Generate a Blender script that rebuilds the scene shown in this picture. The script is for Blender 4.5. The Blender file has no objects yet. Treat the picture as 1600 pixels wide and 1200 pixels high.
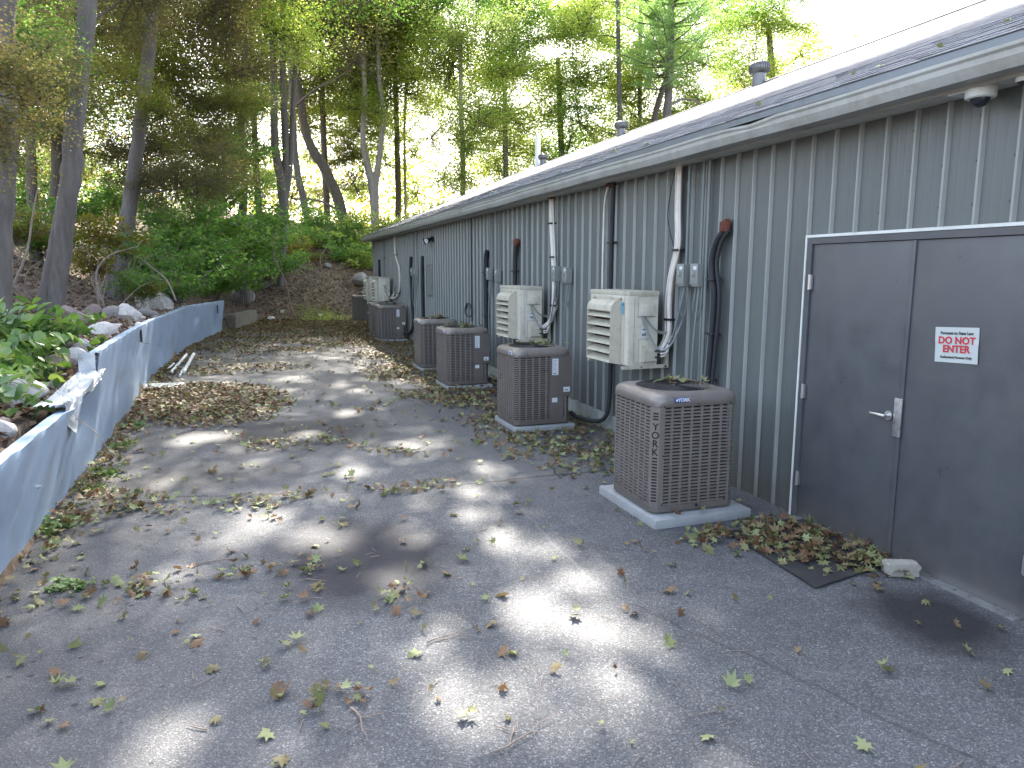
import bpy, bmesh, math, random
import numpy as np
from mathutils import Vector, Matrix
R = math.radians
random.seed(7); rng = np.random.default_rng(11)
S = bpy.context.scene
COL = S.collection

# ------------------------------------------------------------------ camera, sky, sun, exposure
FPX, CZ, VPX, VPY = 1130.0, 1.95, 400.0, 422.0
PITCH = math.atan((600-VPY)/FPX)
YAW = math.atan((800-VPX)/(FPX*math.cos(PITCH)+(600-VPY)*math.sin(PITCH)))
cam = bpy.data.cameras.new('camera'); camo = bpy.data.objects.new('camera', cam); COL.objects.link(camo)
cam.sensor_width = 36; cam.lens = FPX/1600*36; cam.clip_start = .05; cam.clip_end = 2000
camo.location = (0, 0, CZ); camo.rotation_euler = (math.pi/2-PITCH, 0, -YAW)
S.camera = camo
SUN_AZ, SUN_EL = R(15), R(40)
SD = Vector((math.sin(SUN_AZ)*math.cos(SUN_EL), math.cos(SUN_AZ)*math.cos(SUN_EL), math.sin(SUN_EL)))
W = bpy.data.worlds.new('World'); S.world = W; W.use_nodes = True
nt = W.node_tree
sky = nt.nodes.new('ShaderNodeTexSky'); sky.sky_type = 'NISHITA'; sky.sun_disc = False
sky.sun_elevation = SUN_EL; sky.sun_rotation = SUN_AZ; sky.air_density = 1.0; sky.dust_density = 3.0; sky.ozone_density = 1.0
bg = nt.nodes['Background']; hs = nt.nodes.new('ShaderNodeHueSaturation'); hs.inputs['Saturation'].default_value = .68; nt.links.new(sky.outputs[0], hs.inputs['Color']); nt.links.new(hs.outputs[0], bg.inputs[0]); bg.inputs[1].default_value = .15
sl = bpy.data.lights.new('sun', 'SUN'); sl.energy = 5.0; sl.angle = R(.55); sl.color = (1, .93, .82)
so = bpy.data.objects.new('sun', sl); COL.objects.link(so); so.rotation_euler = SD.to_track_quat('Z', 'Y').to_euler()
S.view_settings.view_transform = 'Standard'; S.view_settings.look = 'None'
S.view_settings.gamma = 1; S.view_settings.use_curve_mapping = False
S.view_settings.exposure = 2.7
S.render.engine = 'CYCLES'

def ray(x, y):
    cx, cy, cz = x-800, 600-y, FPX
    fw = cz*math.cos(PITCH)+cy*math.sin(PITCH); up = cy*math.cos(PITCH)-cz*math.sin(PITCH)
    return Vector((fw*math.sin(YAW)+cx*math.cos(YAW), fw*math.cos(YAW)-cx*math.sin(YAW), up))
def at(x, y, Y):
    r = ray(x, y); t = Y/r.y; return Vector((r.x*t, Y, CZ+r.z*t))

# ------------------------------------------------------------------ materials
def mat(name, base=(.5,.5,.5), rough=.6, metal=0, var=0, vscale=8, bump=0, bscale=60, spec=.5, stretch=None, dirt=None, dscale=2.5, damt=.5, coat=0):
    m = bpy.data.materials.new(name); m.use_nodes = True; t = m.node_tree; N = t.nodes; L = t.links
    b = N['Principled BSDF']; b.inputs['Roughness'].default_value = rough; b.inputs['Metallic'].default_value = metal
    b.inputs['Specular IOR Level'].default_value = spec; b.inputs['Base Color'].default_value = (*base, 1)
    tc = N.new('ShaderNodeTexCoord'); mp = N.new('ShaderNodeMapping'); L.new(tc.outputs['Object'], mp.inputs[0])
    if stretch: mp.inputs['Scale'].default_value = stretch
    last = None
    if var:
        n = N.new('ShaderNodeTexNoise'); n.inputs['Scale'].default_value = vscale; n.inputs['Detail'].default_value = 6; n.inputs['Roughness'].default_value = .65
        L.new(mp.outputs[0], n.inputs['Vector'])
        cr = N.new('ShaderNodeMapRange'); cr.inputs[1].default_value = .3; cr.inputs[2].default_value = .7; cr.inputs[3].default_value = 1-var; cr.inputs[4].default_value = 1+var
        L.new(n.outputs[0], cr.inputs[0])
        mx = N.new('ShaderNodeMix'); mx.data_type = 'RGBA'; mx.blend_type = 'MULTIPLY'; mx.inputs[0].default_value = 1
        mx.inputs[6].default_value = (*base, 1); L.new(cr.outputs[0], mx.inputs[7]); last = mx.outputs[2]
        rr = N.new('ShaderNodeMapRange'); rr.inputs[1].default_value=.3; rr.inputs[2].default_value=.7; rr.inputs[3].default_value = max(.05,rough-.12); rr.inputs[4].default_value = min(1,rough+.12)
        L.new(n.outputs[0], rr.inputs[0]); L.new(rr.outputs[0], b.inputs['Roughness'])
    if dirt:
        n = N.new('ShaderNodeTexNoise'); n.inputs['Scale'].default_value = dscale; n.inputs['Detail'].default_value = 9; n.inputs['Roughness'].default_value = .7
        L.new(mp.outputs[0], n.inputs['Vector'])
        r = N.new('ShaderNodeMapRange'); r.inputs[1].default_value = .48; r.inputs[2].default_value = .68; r.inputs[3].default_value = 0; r.inputs[4].default_value = damt
        L.new(n.outputs[0], r.inputs[0])
        mx = N.new('ShaderNodeMix'); mx.data_type = 'RGBA'; L.new(r.outputs[0], mx.inputs[0])
        if last: L.new(last, mx.inputs[6])
        else: mx.inputs[6].default_value = (*base, 1)
        mx.inputs[7].default_value = (*dirt, 1); last = mx.outputs[2]
    if last: L.new(last, b.inputs['Base Color'])
    if bump:
        n = N.new('ShaderNodeTexNoise'); n.inputs['Scale'].default_value = bscale; n.inputs['Detail'].default_value = 5
        L.new(mp.outputs[0], n.inputs['Vector']); bp = N.new('ShaderNodeBump'); bp.inputs['Strength'].default_value = bump; bp.inputs['Distance'].default_value = min(.02, .35/bscale)
        L.new(n.outputs[0], bp.inputs['Height']); L.new(bp.outputs[0], b.inputs['Normal'])
    return m

def leafmat(name, cols, transl=.45, rough=.5, tmul=(1.3, 1.5, .6)):
    m = bpy.data.materials.new(name); m.use_nodes = True; t = m.node_tree; N = t.nodes; L = t.links
    for n in list(N):
        if n.type == 'BSDF_PRINCIPLED': N.remove(n)
    out = N['Material Output']
    a = N.new('ShaderNodeAttribute'); a.attribute_name = 'rnd'
    oi = N.new('ShaderNodeObjectInfo')
    ad = N.new('ShaderNodeMath'); ad.operation = 'MULTIPLY_ADD'; L.new(oi.outputs['Random'], ad.inputs[0]); ad.inputs[1].default_value = .16; L.new(a.outputs['Fac'], ad.inputs[2])
    sb = N.new('ShaderNodeMath'); sb.operation = 'SUBTRACT'; L.new(ad.outputs[0], sb.inputs[0]); sb.inputs[1].default_value = .08
    cr = N.new('ShaderNodeValToRGB'); L.new(sb.outputs[0], cr.inputs[0]); e = cr.color_ramp.elements
    n = len(cols); e[0].position = 0; e[0].color = (*cols[0], 1); e[1].position = 1; e[1].color = (*cols[-1], 1)
    for i in range(1, n-1):
        q = e.new(i/(n-1)); q.color = (*cols[i], 1)
    p = N.new('ShaderNodeBsdfPrincipled'); p.inputs['Roughness'].default_value = rough; p.inputs['Specular IOR Level'].default_value = .35; L.new(cr.outputs[0], p.inputs['Base Color'])
    tr = N.new('ShaderNodeBsdfTranslucent'); mu = N.new('ShaderNodeMix'); mu.data_type = 'RGBA'; mu.blend_type = 'MULTIPLY'; mu.inputs[0].default_value = 1
    L.new(cr.outputs[0], mu.inputs[6]); mu.inputs[7].default_value = (*tmul, 1); L.new(mu.outputs[2], tr.inputs[0])
    ms = N.new('ShaderNodeMixShader'); ms.inputs[0].default_value = transl; L.new(p.outputs[0], ms.inputs[1]); L.new(tr.outputs[0], ms.inputs[2]); L.new(ms.outputs[0], out.inputs[0])
    return m

M = {}
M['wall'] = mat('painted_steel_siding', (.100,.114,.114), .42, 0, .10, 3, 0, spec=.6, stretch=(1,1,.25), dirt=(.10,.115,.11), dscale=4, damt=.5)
M['rib'] = mat('highlight_toned_ribs', (.26,.28,.27), .38, 0, .10, 3, spec=.6, stretch=(1,1,.25), dirt=(.17,.19,.18), dscale=5, damt=.5)  # the highlight the ribs catch is put into their colour
M['found'] = mat('painted_foundation', (.30,.33,.31), .85, var=.2, vscale=6, bump=.3, dirt=(.12,.12,.10), damt=.7)
M['door'] = mat('grey_door_paint', (.075,.081,.090), .38, var=.10, vscale=5, bump=.04, bscale=300, spec=.45, dirt=(.10,.10,.10), dscale=2.2, damt=.5)
M['trim'] = mat('white_trim', (.62,.65,.63), .45, var=.08, dirt=(.4,.4,.36), damt=.5)
M['gutter'] = mat('gutter_paint', (.33,.34,.32), .42, var=.10, vscale=2.5, dirt=(.22,.22,.19), dscale=3.5, damt=.8)
M['drip'] = mat('drip_edge_metal', (.14,.16,.18), .4, .3, var=.2)
M['soffit'] = mat('soffit_paint', (.5,.5,.45), .6, var=.1, dirt=(.3,.28,.22), dscale=4, damt=.6)
M['shingle'] = mat('asphalt_shingle', (.118,.124,.14), .92, var=.4, vscale=25, spec=.12, dirt=(.19,.20,.22), dscale=3, damt=.5)
M['shingle2'] = mat('asphalt_shingle_pale', (.20,.21,.23), .92, var=.3, vscale=25, spec=.12)
M['galv'] = mat('galvanised_steel', (.55,.56,.57), .35, .85, var=.15, vscale=14)
M['steel'] = mat('brushed_steel', (.6,.6,.6), .3, .9)
M['brown'] = mat('taupe_unit_paint', (.205,.182,.168), .36, .25, var=.05, vscale=4, spec=.6, dirt=(.15,.13,.115), dscale=5, damt=.5)
M['brownd'] = mat('dark_taupe_unit_paint', (.155,.138,.128), .42, .2, var=.06, vscale=4, dirt=(.12,.10,.09), dscale=5, damt=.5)
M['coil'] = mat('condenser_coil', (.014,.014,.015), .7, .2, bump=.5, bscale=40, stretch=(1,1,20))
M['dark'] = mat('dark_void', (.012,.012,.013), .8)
M['black'] = mat('black_plastic', (.02,.02,.022), .5)
M['insul'] = mat('black_pipe_insulation', (.018,.02,.024), .7, bump=.4, bscale=30)
M['white'] = mat('ivory_unit_paint', (.56,.54,.46), .42, var=.06, vscale=5, dirt=(.36,.34,.27), dscale=6, damt=.6)
M['whiteg'] = mat('aged_ivory_baffle', (.46,.44,.36), .5, var=.08, vscale=5, dirt=(.26,.24,.18), dscale=5, damt=.75)
M['wpipe'] = mat('white_pipe_sleeve', (.66,.63,.58), .5, var=.06, dirt=(.4,.36,.3), dscale=5, damt=.5)
M['cond'] = mat('grey_conduit', (.17,.20,.20), .5, var=.1)
M['box'] = mat('grey_box_paint', (.22,.24,.23), .45, var=.12, dirt=(.13,.14,.13), dscale=9)
M['foam'] = mat('rusty_foam', (.11,.035,.022), .9, var=.3, vscale=30, bump=.8, bscale=60)
M['paper'] = mat('paper', (.46,.51,.50), .5)
M['ventm'] = mat('dull_vent_metal', (.16,.16,.165), .4, .6, var=.2, vscale=9)
M['kerb'] = mat('brown_stained_concrete', (.15,.13,.10), .9, var=.25, vscale=8, bump=.6, bscale=50, dirt=(.09,.08,.06), damt=.7)
M['slate'] = mat('grey_board', (.13,.14,.15), .7, var=.2, vscale=6)
M['pad'] = mat('pad_concrete', (.29,.305,.31), .85, var=.10, vscale=12, bump=.3, bscale=150, dirt=(.25,.25,.23), damt=.6)
M['conc'] = mat('old_concrete', (.34,.33,.29), .9, var=.2, vscale=12, bump=.6, bscale=60, dirt=(.17,.15,.11), damt=.7)
M['rockw'] = mat('white_broken_concrete', (.62,.58,.55), .9, var=.16, vscale=7, bump=.8, bscale=30, dirt=(.36,.31,.27), dscale=4, damt=.6)
M['rockg'] = mat('grey_rock', (.27,.25,.24), .9, var=.25, vscale=7, bump=.8, bscale=30, dirt=(.15,.12,.10), dscale=4, damt=.6)
M['rockp'] = mat('pinkish_rock', (.34,.26,.25), .9, var=.25, vscale=9, bump=.8, bscale=30, dirt=(.18,.14,.12), dscale=4, damt=.6)
M['rubber'] = mat('black_mat', (.025,.025,.028), .75, var=.25, vscale=10, bump=.4, bscale=120, dirt=(.06,.055,.05), damt=.5)
M['bark'] = mat('grey_bark', (.11,.096,.088), .9, var=.30, vscale=5, bump=1, bscale=16, stretch=(3,3,.6), dirt=(.18,.17,.16), dscale=1.3, damt=.6)
M['barkd'] = mat('brown_bark', (.10,.08,.065), .95, var=.35, vscale=6, bump=1, bscale=16, stretch=(3,3,.6), dirt=(.16,.15,.12), dscale=1.3, damt=.5)
M['barkp'] = mat('pale_bark', (.30,.27,.26), .9, var=.25, vscale=5, bump=.8, bscale=14, stretch=(3,3,.6), dirt=(.14,.12,.10), dscale=2, damt=.5)
M['twig'] = mat('dead_twig', (.24,.19,.16), .9, var=.3, vscale=20)
M['stem'] = mat('green_stem', (.10,.12,.05), .7)
M['sticker'] = mat('white_sticker', (.60,.64,.68), .5)
M['blue'] = mat('blue_badge', (.015,.05,.22), .35)
M['red'] = mat('red_print', (.5,.03,.04), .5)
M['ink'] = mat('black_print', (.03,.03,.035), .5)
M['pvc'] = mat('white_pvc', (.75,.75,.76), .35)
M['cyan'] = mat('faded_blue_logo', (.12,.32,.42), .5)

def splash(m, h, col, amt):
    t = m.node_tree; N = t.nodes; L = t.links; b = N['Principled BSDF']; src = b.inputs['Base Color'].links[0].from_socket
    tc = N.new('ShaderNodeTexCoord'); g_ = N.new('ShaderNodeNewGeometry'); sx = N.new('ShaderNodeSeparateXYZ'); L.new(g_.outputs['Position'], sx.inputs[0])
    n = N.new('ShaderNodeTexNoise'); n.inputs['Scale'].default_value = 5; n.inputs['Detail'].default_value = 8; L.new(g_.outputs['Position'], n.inputs['Vector'])
    a = N.new('ShaderNodeMath'); a.operation = 'MULTIPLY_ADD'; L.new(n.outputs[0], a.inputs[0]); a.inputs[1].default_value = -h*1.2; L.new(sx.outputs[2], a.inputs[2])
    r = N.new('ShaderNodeMapRange'); r.inputs[1].default_value = h*.2; r.inputs[2].default_value = -h*.6; r.inputs[3].default_value = 0; r.inputs[4].default_value = amt; L.new(a.outputs[0], r.inputs[0])
    mx = N.new('ShaderNodeMix'); mx.data_type = 'RGBA'; L.new(r.outputs[0], mx.inputs[0]); L.new(src, mx.inputs[6]); mx.inputs[7].default_value = (*col, 1); L.new(mx.outputs[2], b.inputs['Base Color'])
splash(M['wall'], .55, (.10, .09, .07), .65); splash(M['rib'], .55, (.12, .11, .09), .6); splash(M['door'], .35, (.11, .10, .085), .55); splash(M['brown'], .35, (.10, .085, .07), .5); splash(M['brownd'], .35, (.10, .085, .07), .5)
# sheet metal barrier
M['sheet'] = mat('weathered_blue_sheet_metal', (.29,.385,.52), .42, .08, var=.07, vscale=2.5, bump=.15, bscale=8, spec=.6, dirt=(.25,.30,.38), dscale=2.2, damt=.7)
M['sheetw'] = mat('peeled_white_sheet_metal', (.44,.46,.48), .5, .1, var=.2, vscale=8, bump=.6, bscale=20, dirt=(.24,.26,.28), dscale=7, damt=.8)

MAPLE = [(0.0677, 0.1236, 0.0319), (0.1, 0.1671, 0.0385), (0.1413, 0.1748, 0.0518), (0.1628, 0.1517, 0.0567), (0.2088, 0.1416, 0.0746), (0.2342, 0.1671, 0.1057)]
OLIVE = [(0.0586, 0.0748, 0.0327), (0.0961, 0.1082, 0.0476), (0.1412, 0.133, 0.0645), (0.1573, 0.1208, 0.0723), (0.1852, 0.1246, 0.0883), (0.2104, 0.162, 0.1175)]
FRESH = [(0.0719, 0.1434, 0.0444), (0.0963, 0.1953, 0.0545), (0.1233, 0.2224, 0.0629), (0.1757, 0.2637, 0.0768), (0.2502, 0.2943, 0.0963)]
LIME  = [(0.1218, 0.1897, 0.0636), (0.16, 0.2376, 0.0726), (0.2194, 0.2872, 0.0884), (0.2755, 0.3144, 0.1106), (0.329, 0.3193, 0.1446)]
YELL  = [(0.08, 0.104, 0.016), (0.128, 0.128, 0.016), (0.192, 0.16, 0.016), (0.208, 0.136, 0.016), (0.2, 0.08, 0.024)]
M['l_maple'] = leafmat('maple_leaves_turning', MAPLE, .55, tmul=(2.0,2.0,.8))
M['l_olive'] = leafmat('dry_olive_leaves', OLIVE, .5, tmul=(1.5,1.65,.8))
M['l_fresh'] = leafmat('fresh_green_leaves', FRESH, .5, tmul=(1.7,1.9,.9))
M['l_lime'] = leafmat('yellow_green_leaves', LIME, .6, tmul=(2.4,2.3,1.3))
M['l_yell'] = leafmat('yellowing_leaves', YELL, .45)
M['l_vine'] = leafmat('heart_shaped_vine_leaves', [(.08,.15,.055),(.11,.19,.065),(.14,.23,.075),(.18,.26,.09),(.25,.29,.11)], .3, .4)
M['l_needle'] = leafmat('pine_needles', [(.14,.22,.09),(.19,.28,.12),(.24,.33,.16)], .5, tmul=(2,2.2,1.2))
M['l_litter'] = leafmat('fallen_leaves', [(.10,.055,.03),(.17,.095,.05),(.22,.14,.08),(.17,.155,.07),(.19,.22,.09),(.27,.30,.15)], .2, .6, (1.1,1.1,.8))
M['l_brown'] = leafmat('dry_brown_leaves', [(.075,.05,.034),(.14,.088,.055),(.20,.13,.082),(.25,.17,.11),(.31,.235,.155)], .15, .7, (1.1,1,.8))

# ------------------------------------------------------------------ mesh helpers
class MB:
    def __init__(s): s.v = []; s.f = []; s.mi = []
    def add(s, vs, fs, mi=0):
        o = len(s.v); s.v += [tuple(p) for p in vs]; s.f += [tuple(o+i for i in f) for f in fs]; s.mi += [mi]*len(fs); return s
    def box(s, x0, y0, z0, x1, y1, z1, mi=0, T=None):
        vs = [Vector((x, y, z)) for z in (z0, z1) for y in (y0, y1) for x in (x0, x1)]
        if T: vs = [T @ p for p in vs]
        return s.add(vs, [(0,2,3,1),(4,5,7,6),(0,1,5,4),(2,6,7,3),(0,4,6,2),(1,3,7,5)], mi)
    def tube(s, pts, rad, n=8, cap=True, mi=0):
        pts = [Vector(p) for p in pts]; m = len(pts)
        if not hasattr(rad, '__len__'): rad = [rad]*m
        vs = []; prev = None
        for i, p in enumerate(pts):
            d = (pts[min(i+1, m-1)]-pts[max(i-1, 0)]).normalized()
            if prev is None: u = d.orthogonal().normalized()
            else:
                u = prev-d*prev.dot(d)
                u = u.normalized() if u.length > 1e-6 else d.orthogonal().normalized()
            prev = u; w = d.cross(u)
            for k in range(n):
                a = 2*math.pi*k/n; vs.append(p+(u*math.cos(a)+w*math.sin(a))*rad[i])
        fs = [(i*n+k, i*n+(k+1) % n, (i+1)*n+(k+1) % n, (i+1)*n+k) for i in range(m-1) for k in range(n)]
        if cap: fs += [tuple(range(n-1, -1, -1)), tuple(range((m-1)*n, m*n))]
        return s.add(vs, fs, mi)
    def rings(s, rings, cap0=False, cap1=False, mi=0):
        n = len(rings[0]); vs = [p for r in rings for p in r]; m = len(rings)
        fs = [(i*n+k, i*n+(k+1) % n, (i+1)*n+(k+1) % n, (i+1)*n+k) for i in range(m-1) for k in range(n)]
        if cap0: fs.append(tuple(range(n-1, -1, -1)))
        if cap1: fs.append(tuple(range((m-1)*n, m*n)))
        return s.add(vs, fs, mi)
    def prism(s, poly, axis, a0, a1, mi=0):
        def P(u, v, a): return {'x': (a, u, v), 'y': (u, a, v), 'z': (u, v, a)}[axis]
        n = len(poly); vs = [P(u, v, a0) for u, v in poly]+[P(u, v, a1) for u, v in poly]
        fs = [(k, (k+1) % n, n+(k+1) % n, n+k) for k in range(n)]+[tuple(range(n-1, -1, -1)), tuple(range(n, 2*n))]
        return s.add(vs, fs, mi)
    def mesh(s, name, m, smooth=False):
        me = bpy.data.meshes.new(name); me.from_pydata(s.v, [], s.f)
        ms = m if isinstance(m, (list, tuple)) else [m]
        for q in ms: me.materials.append(q)
        if len(ms) > 1: me.polygons.foreach_set('material_index', s.mi)
        b = bmesh.new(); b.from_mesh(me); bmesh.ops.recalc_face_normals(b, faces=b.faces); b.to_mesh(me); b.free()
        if smooth: me.shade_smooth() if smooth is True else smooth_by(me, smooth)
        return me
    def build(s, name, m, parent=None, smooth=False, loc=None, **kw):
        return link(name, s.mesh(name, m, smooth), parent, loc, **kw)
def smooth_by(me, deg):
    me.shade_smooth()
    b = bmesh.new(); b.from_mesh(me)
    for e in b.edges:
        if len(e.link_faces) == 2 and e.calc_face_angle(0) > R(deg): e.smooth = False
    b.to_mesh(me); b.free()
def link(name, me, parent=None, loc=None, rot=None, label=None, cat=None, group=None, kind=None, scale=None):
    o = bpy.data.objects.new(name, me); COL.objects.link(o)
    if parent is not None: o.parent = parent
    if loc is not None: o.location = loc
    if rot is not None: o.rotation_euler = rot
    if scale is not None: o.scale = scale if hasattr(scale, '__len__') else (scale,)*3
    if label: o['label'] = label
    if cat: o['category'] = cat
    if group: o['group'] = group
    if kind: o['kind'] = kind
    return o
def thing(name, label, cat, loc=(0, 0, 0), rz=0, group=None):
    return link(name, None, None, loc, (0, 0, rz), label, cat, group)
def dup(root, loc, rz, label):
    r = root.copy(); COL.objects.link(r); r.location = loc; r.rotation_euler = (0, 0, rz); r['label'] = label
    for ch in root.children:
        c = ch.copy(); COL.objects.link(c); c.parent = r
        for g in ch.children:
            d = g.copy(); COL.objects.link(d); d.parent = c
    return r
def text_mesh(txt, size, m, name, bold=.0, extrude=.0005, align='CENTER'):
    cu = bpy.data.curves.new(name, 'FONT'); cu.body = txt; cu.size = size; cu.align_x = align; cu.align_y = 'CENTER'; cu.offset = bold; cu.extrude = extrude; cu.resolution_u = 3
    ob = bpy.data.objects.new(name, cu); COL.objects.link(ob)
    bpy.context.view_layer.update()
    me = bpy.data.meshes.new_from_object(ob.evaluated_get(bpy.context.evaluated_depsgraph_get())); bpy.data.objects.remove(ob)
    me.materials.clear(); me.materials.append(m); me.name = name; return me

# leaf scatter ----------------------------------------------------------------
KITE = (np.array([(0,-.5,0),(.36,.02,.10),(0,.55,-.05),(-.36,.02,.10)]), [(0,1,2,3)])
OVATE = (np.array([(0,-.5,0),(.30,-.28,.07),(.36,.08,.08),(0,.58,-.10),(-.36,.08,.08),(-.30,-.28,.07)]), [(0,1,2,3),(0,3,4,5)])
_m = []
for a, r in ((-90,.12),(-62,.34),(-30,.30),(-8,.55),(18,.30),(40,.58),(62,.30),(90,.62),(118,.30),(140,.58),(162,.30),(188,.55),(210,.30),(242,.34)):
    _m.append((r*math.cos(R(a)), r*math.sin(R(a)), 0))
MAP = (np.array([(0,0,.0)]+_m), [(0,i,i+1) for i in range(1, 14)]+[(0,14,1)])
def leaf_mesh(name, tmpl, P, nrm_tilt, size, mats, curl=0.0, rnd=None, N0=None, stretch=None):
    """P (n,3) centres; leaves face up tilted by nrm_tilt (rad sigma) or around N0."""
    tv, tf = tmpl; n = len(P); k = len(tv); fk = len(tf[0])
    size = np.asarray(size, float)*np.ones(n)
    nz = np.zeros((n, 3)); nz[:, 2] = 1
    if N0 is not None: nz = N0.copy()
    nz = nz+rng.normal(0, nrm_tilt, (n, 3)); nz /= np.linalg.norm(nz, axis=1)[:, None]
    t = rng.normal(0, 1, (n, 3)); t -= (t*nz).sum(1)[:, None]*nz; t /= np.linalg.norm(t, axis=1)[:, None]
    b = np.cross(nz, t)
    V = np.repeat(tv[None], n, 0).copy()
    if curl:
        r2 = (V[:, :, 0]**2+V[:, :, 1]**2); c = rng.normal(.3, 1, n)[:, None]*curl; c2 = rng.normal(0, 1, n)[:, None]*curl
        V[:, :, 2] += c*r2+c2*V[:, :, 0]*V[:, :, 1]*1.5+c2*.5*V[:, :, 0]
        V[:, :, 2] += rng.normal(0, .035, V[:, :, 2].shape)
    V *= size[:, None, None]
    W_ = P[:, None, :]+V[:, :, 0:1]*t[:, None]+V[:, :, 1:2]*b[:, None]+V[:, :, 2:3]*nz[:, None]
    me = bpy.data.meshes.new(name); me.vertices.add(n*k); me.vertices.foreach_set('co', W_.reshape(-1).astype(np.float32))
    F = np.array(tf); nf = len(tf); idx = (F[None]+(np.arange(n)*k)[:, None, None]).reshape(-1)
    me.loops.add(len(idx)); me.loops.foreach_set('vertex_index', idx.astype(np.int32))
    me.polygons.add(n*nf); me.polygons.foreach_set('loop_start', (np.arange(n*nf)*fk).astype(np.int32))
    at_ = me.attributes.new('rnd', 'FLOAT', 'FACE')
    rv = rng.random(n) if rnd is None else rnd
    at_.data.foreach_set('value', np.repeat(rv, nf).astype(np.float32))
    for q in (mats if isinstance(mats, (list, tuple)) else [mats]): me.materials.append(q)
    me.update(calc_edges=True); me.validate()
    return me

# ------------------------------------------------------------------ terrain
XBY = [-60, 5.2, 11, 14.6, 19.7, 24.5, 28, 32, 40]; XBX = [-1.5, -1.64, -1.77, -1.93, -1.77, -1.15, -.1, 1.3, 4]
def xb(Y): return np.interp(Y, XBY, XBX)
def sstep(a, b, x):
    t = np.clip((x-a)/(b-a), 0, 1); return t*t*(3-2*t)
def wob(X, Y): return .12*np.sin(X*1.3+Y*.7)+.1*np.sin(X*.6-Y*1.1+1)+.05*np.sin(X*3.1+Y*2.3)+.04*np.sin(Y*4.1-X*2.7)
def height(X, Y):
    X = np.asarray(X, float); Y = np.asarray(Y, float)
    d = xb(Y)-X
    top = np.interp(Y, [-60, 8.2, 9.2, 22, 25, 28], [.70, .72, .98, .92, .35, .05])
    hl = np.where(d > .02, top*sstep(.0, .12, d)+.16*np.clip(d, 0, 1.5)+.36*np.clip(d-1.5, 0, 9)*(1) , 0)
    hl = hl+np.where(d > .1, wob(X, Y)*np.clip(d*.4, 0, 1), 0)
    fy = np.clip(Y-27.2-.55*np.clip(X-1, 0, 6), 0, 16)
    hf = .29*fy*sstep(0, 4, fy)+wob(X*1.3, Y)*sstep(0, 6, fy)*.9
    hf = np.where(X < 30, hf, hf)
    h = np.maximum(hl, hf)+.25*np.minimum(hl, hf)
    return np.minimum(h, 5.2)*1.0
def H(x, y): return float(height(x, y))

def grid(name, xs, ys, fn, m, **kw):
    X, Y = np.meshgrid(xs, ys); Z = fn(X, Y); v = np.stack([X, Y, Z], -1).reshape(-1, 3); nx, ny = len(xs), len(ys)
    f = [(j*nx+i, j*nx+i+1, (j+1)*nx+i+1, (j+1)*nx+i) for j in range(ny-1) for i in range(nx-1)]
    me = bpy.data.meshes.new(name); me.from_pydata(v.tolist(), [], f); me.materials.append(m); me.shade_smooth()
    return link(name, me, **kw)

# forest floor material
def floor_mat():
    m = mat('forest_floor_soil', (.12,.085,.06), .95, bump=1, bscale=14); t = m.node_tree; N = t.nodes; L = t.links; b = N['Principled BSDF']
    tc = N.new('ShaderNodeTexCoord')
    v = N.new('ShaderNodeTexVoronoi'); v.inputs['Scale'].default_value = 13; L.new(tc.outputs['Object'], v.inputs['Vector'])
    cr = N.new('ShaderNodeValToRGB'); e = cr.color_ramp.elements; e[0].color = (.05,.035,.024,1); e[1].color = (.19,.13,.085,1); q = e.new(.5); q.color = (.115,.077,.05,1)
    sp = N.new('ShaderNodeSeparateColor'); L.new(v.outputs['Color'], sp.inputs[0]); L.new(sp.outputs[0], cr.inputs[0])
    n = N.new('ShaderNodeTexNoise'); n.inputs['Scale'].default_value = .7; n.inputs['Detail'].default_value = 6; L.new(tc.outputs['Object'], n.inputs['Vector'])
    mr = N.new('ShaderNodeMapRange'); mr.inputs[1].default_value=.35; mr.inputs[2].default_value=.65; mr.inputs[3].default_value=.6; mr.inputs[4].default_value=1.25; L.new(n.outputs[0], mr.inputs[0])
    mx = N.new('ShaderNodeMix'); mx.data_type='RGBA'; mx.blend_type='MULTIPLY'; mx.inputs[0].default_value=1; L.new(cr.outputs[0], mx.inputs[6]); L.new(mr.outputs[0], mx.inputs[7]); L.new(mx.outputs[2], b.inputs['Base Color'])
    return m
M['floor'] = floor_mat()
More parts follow.
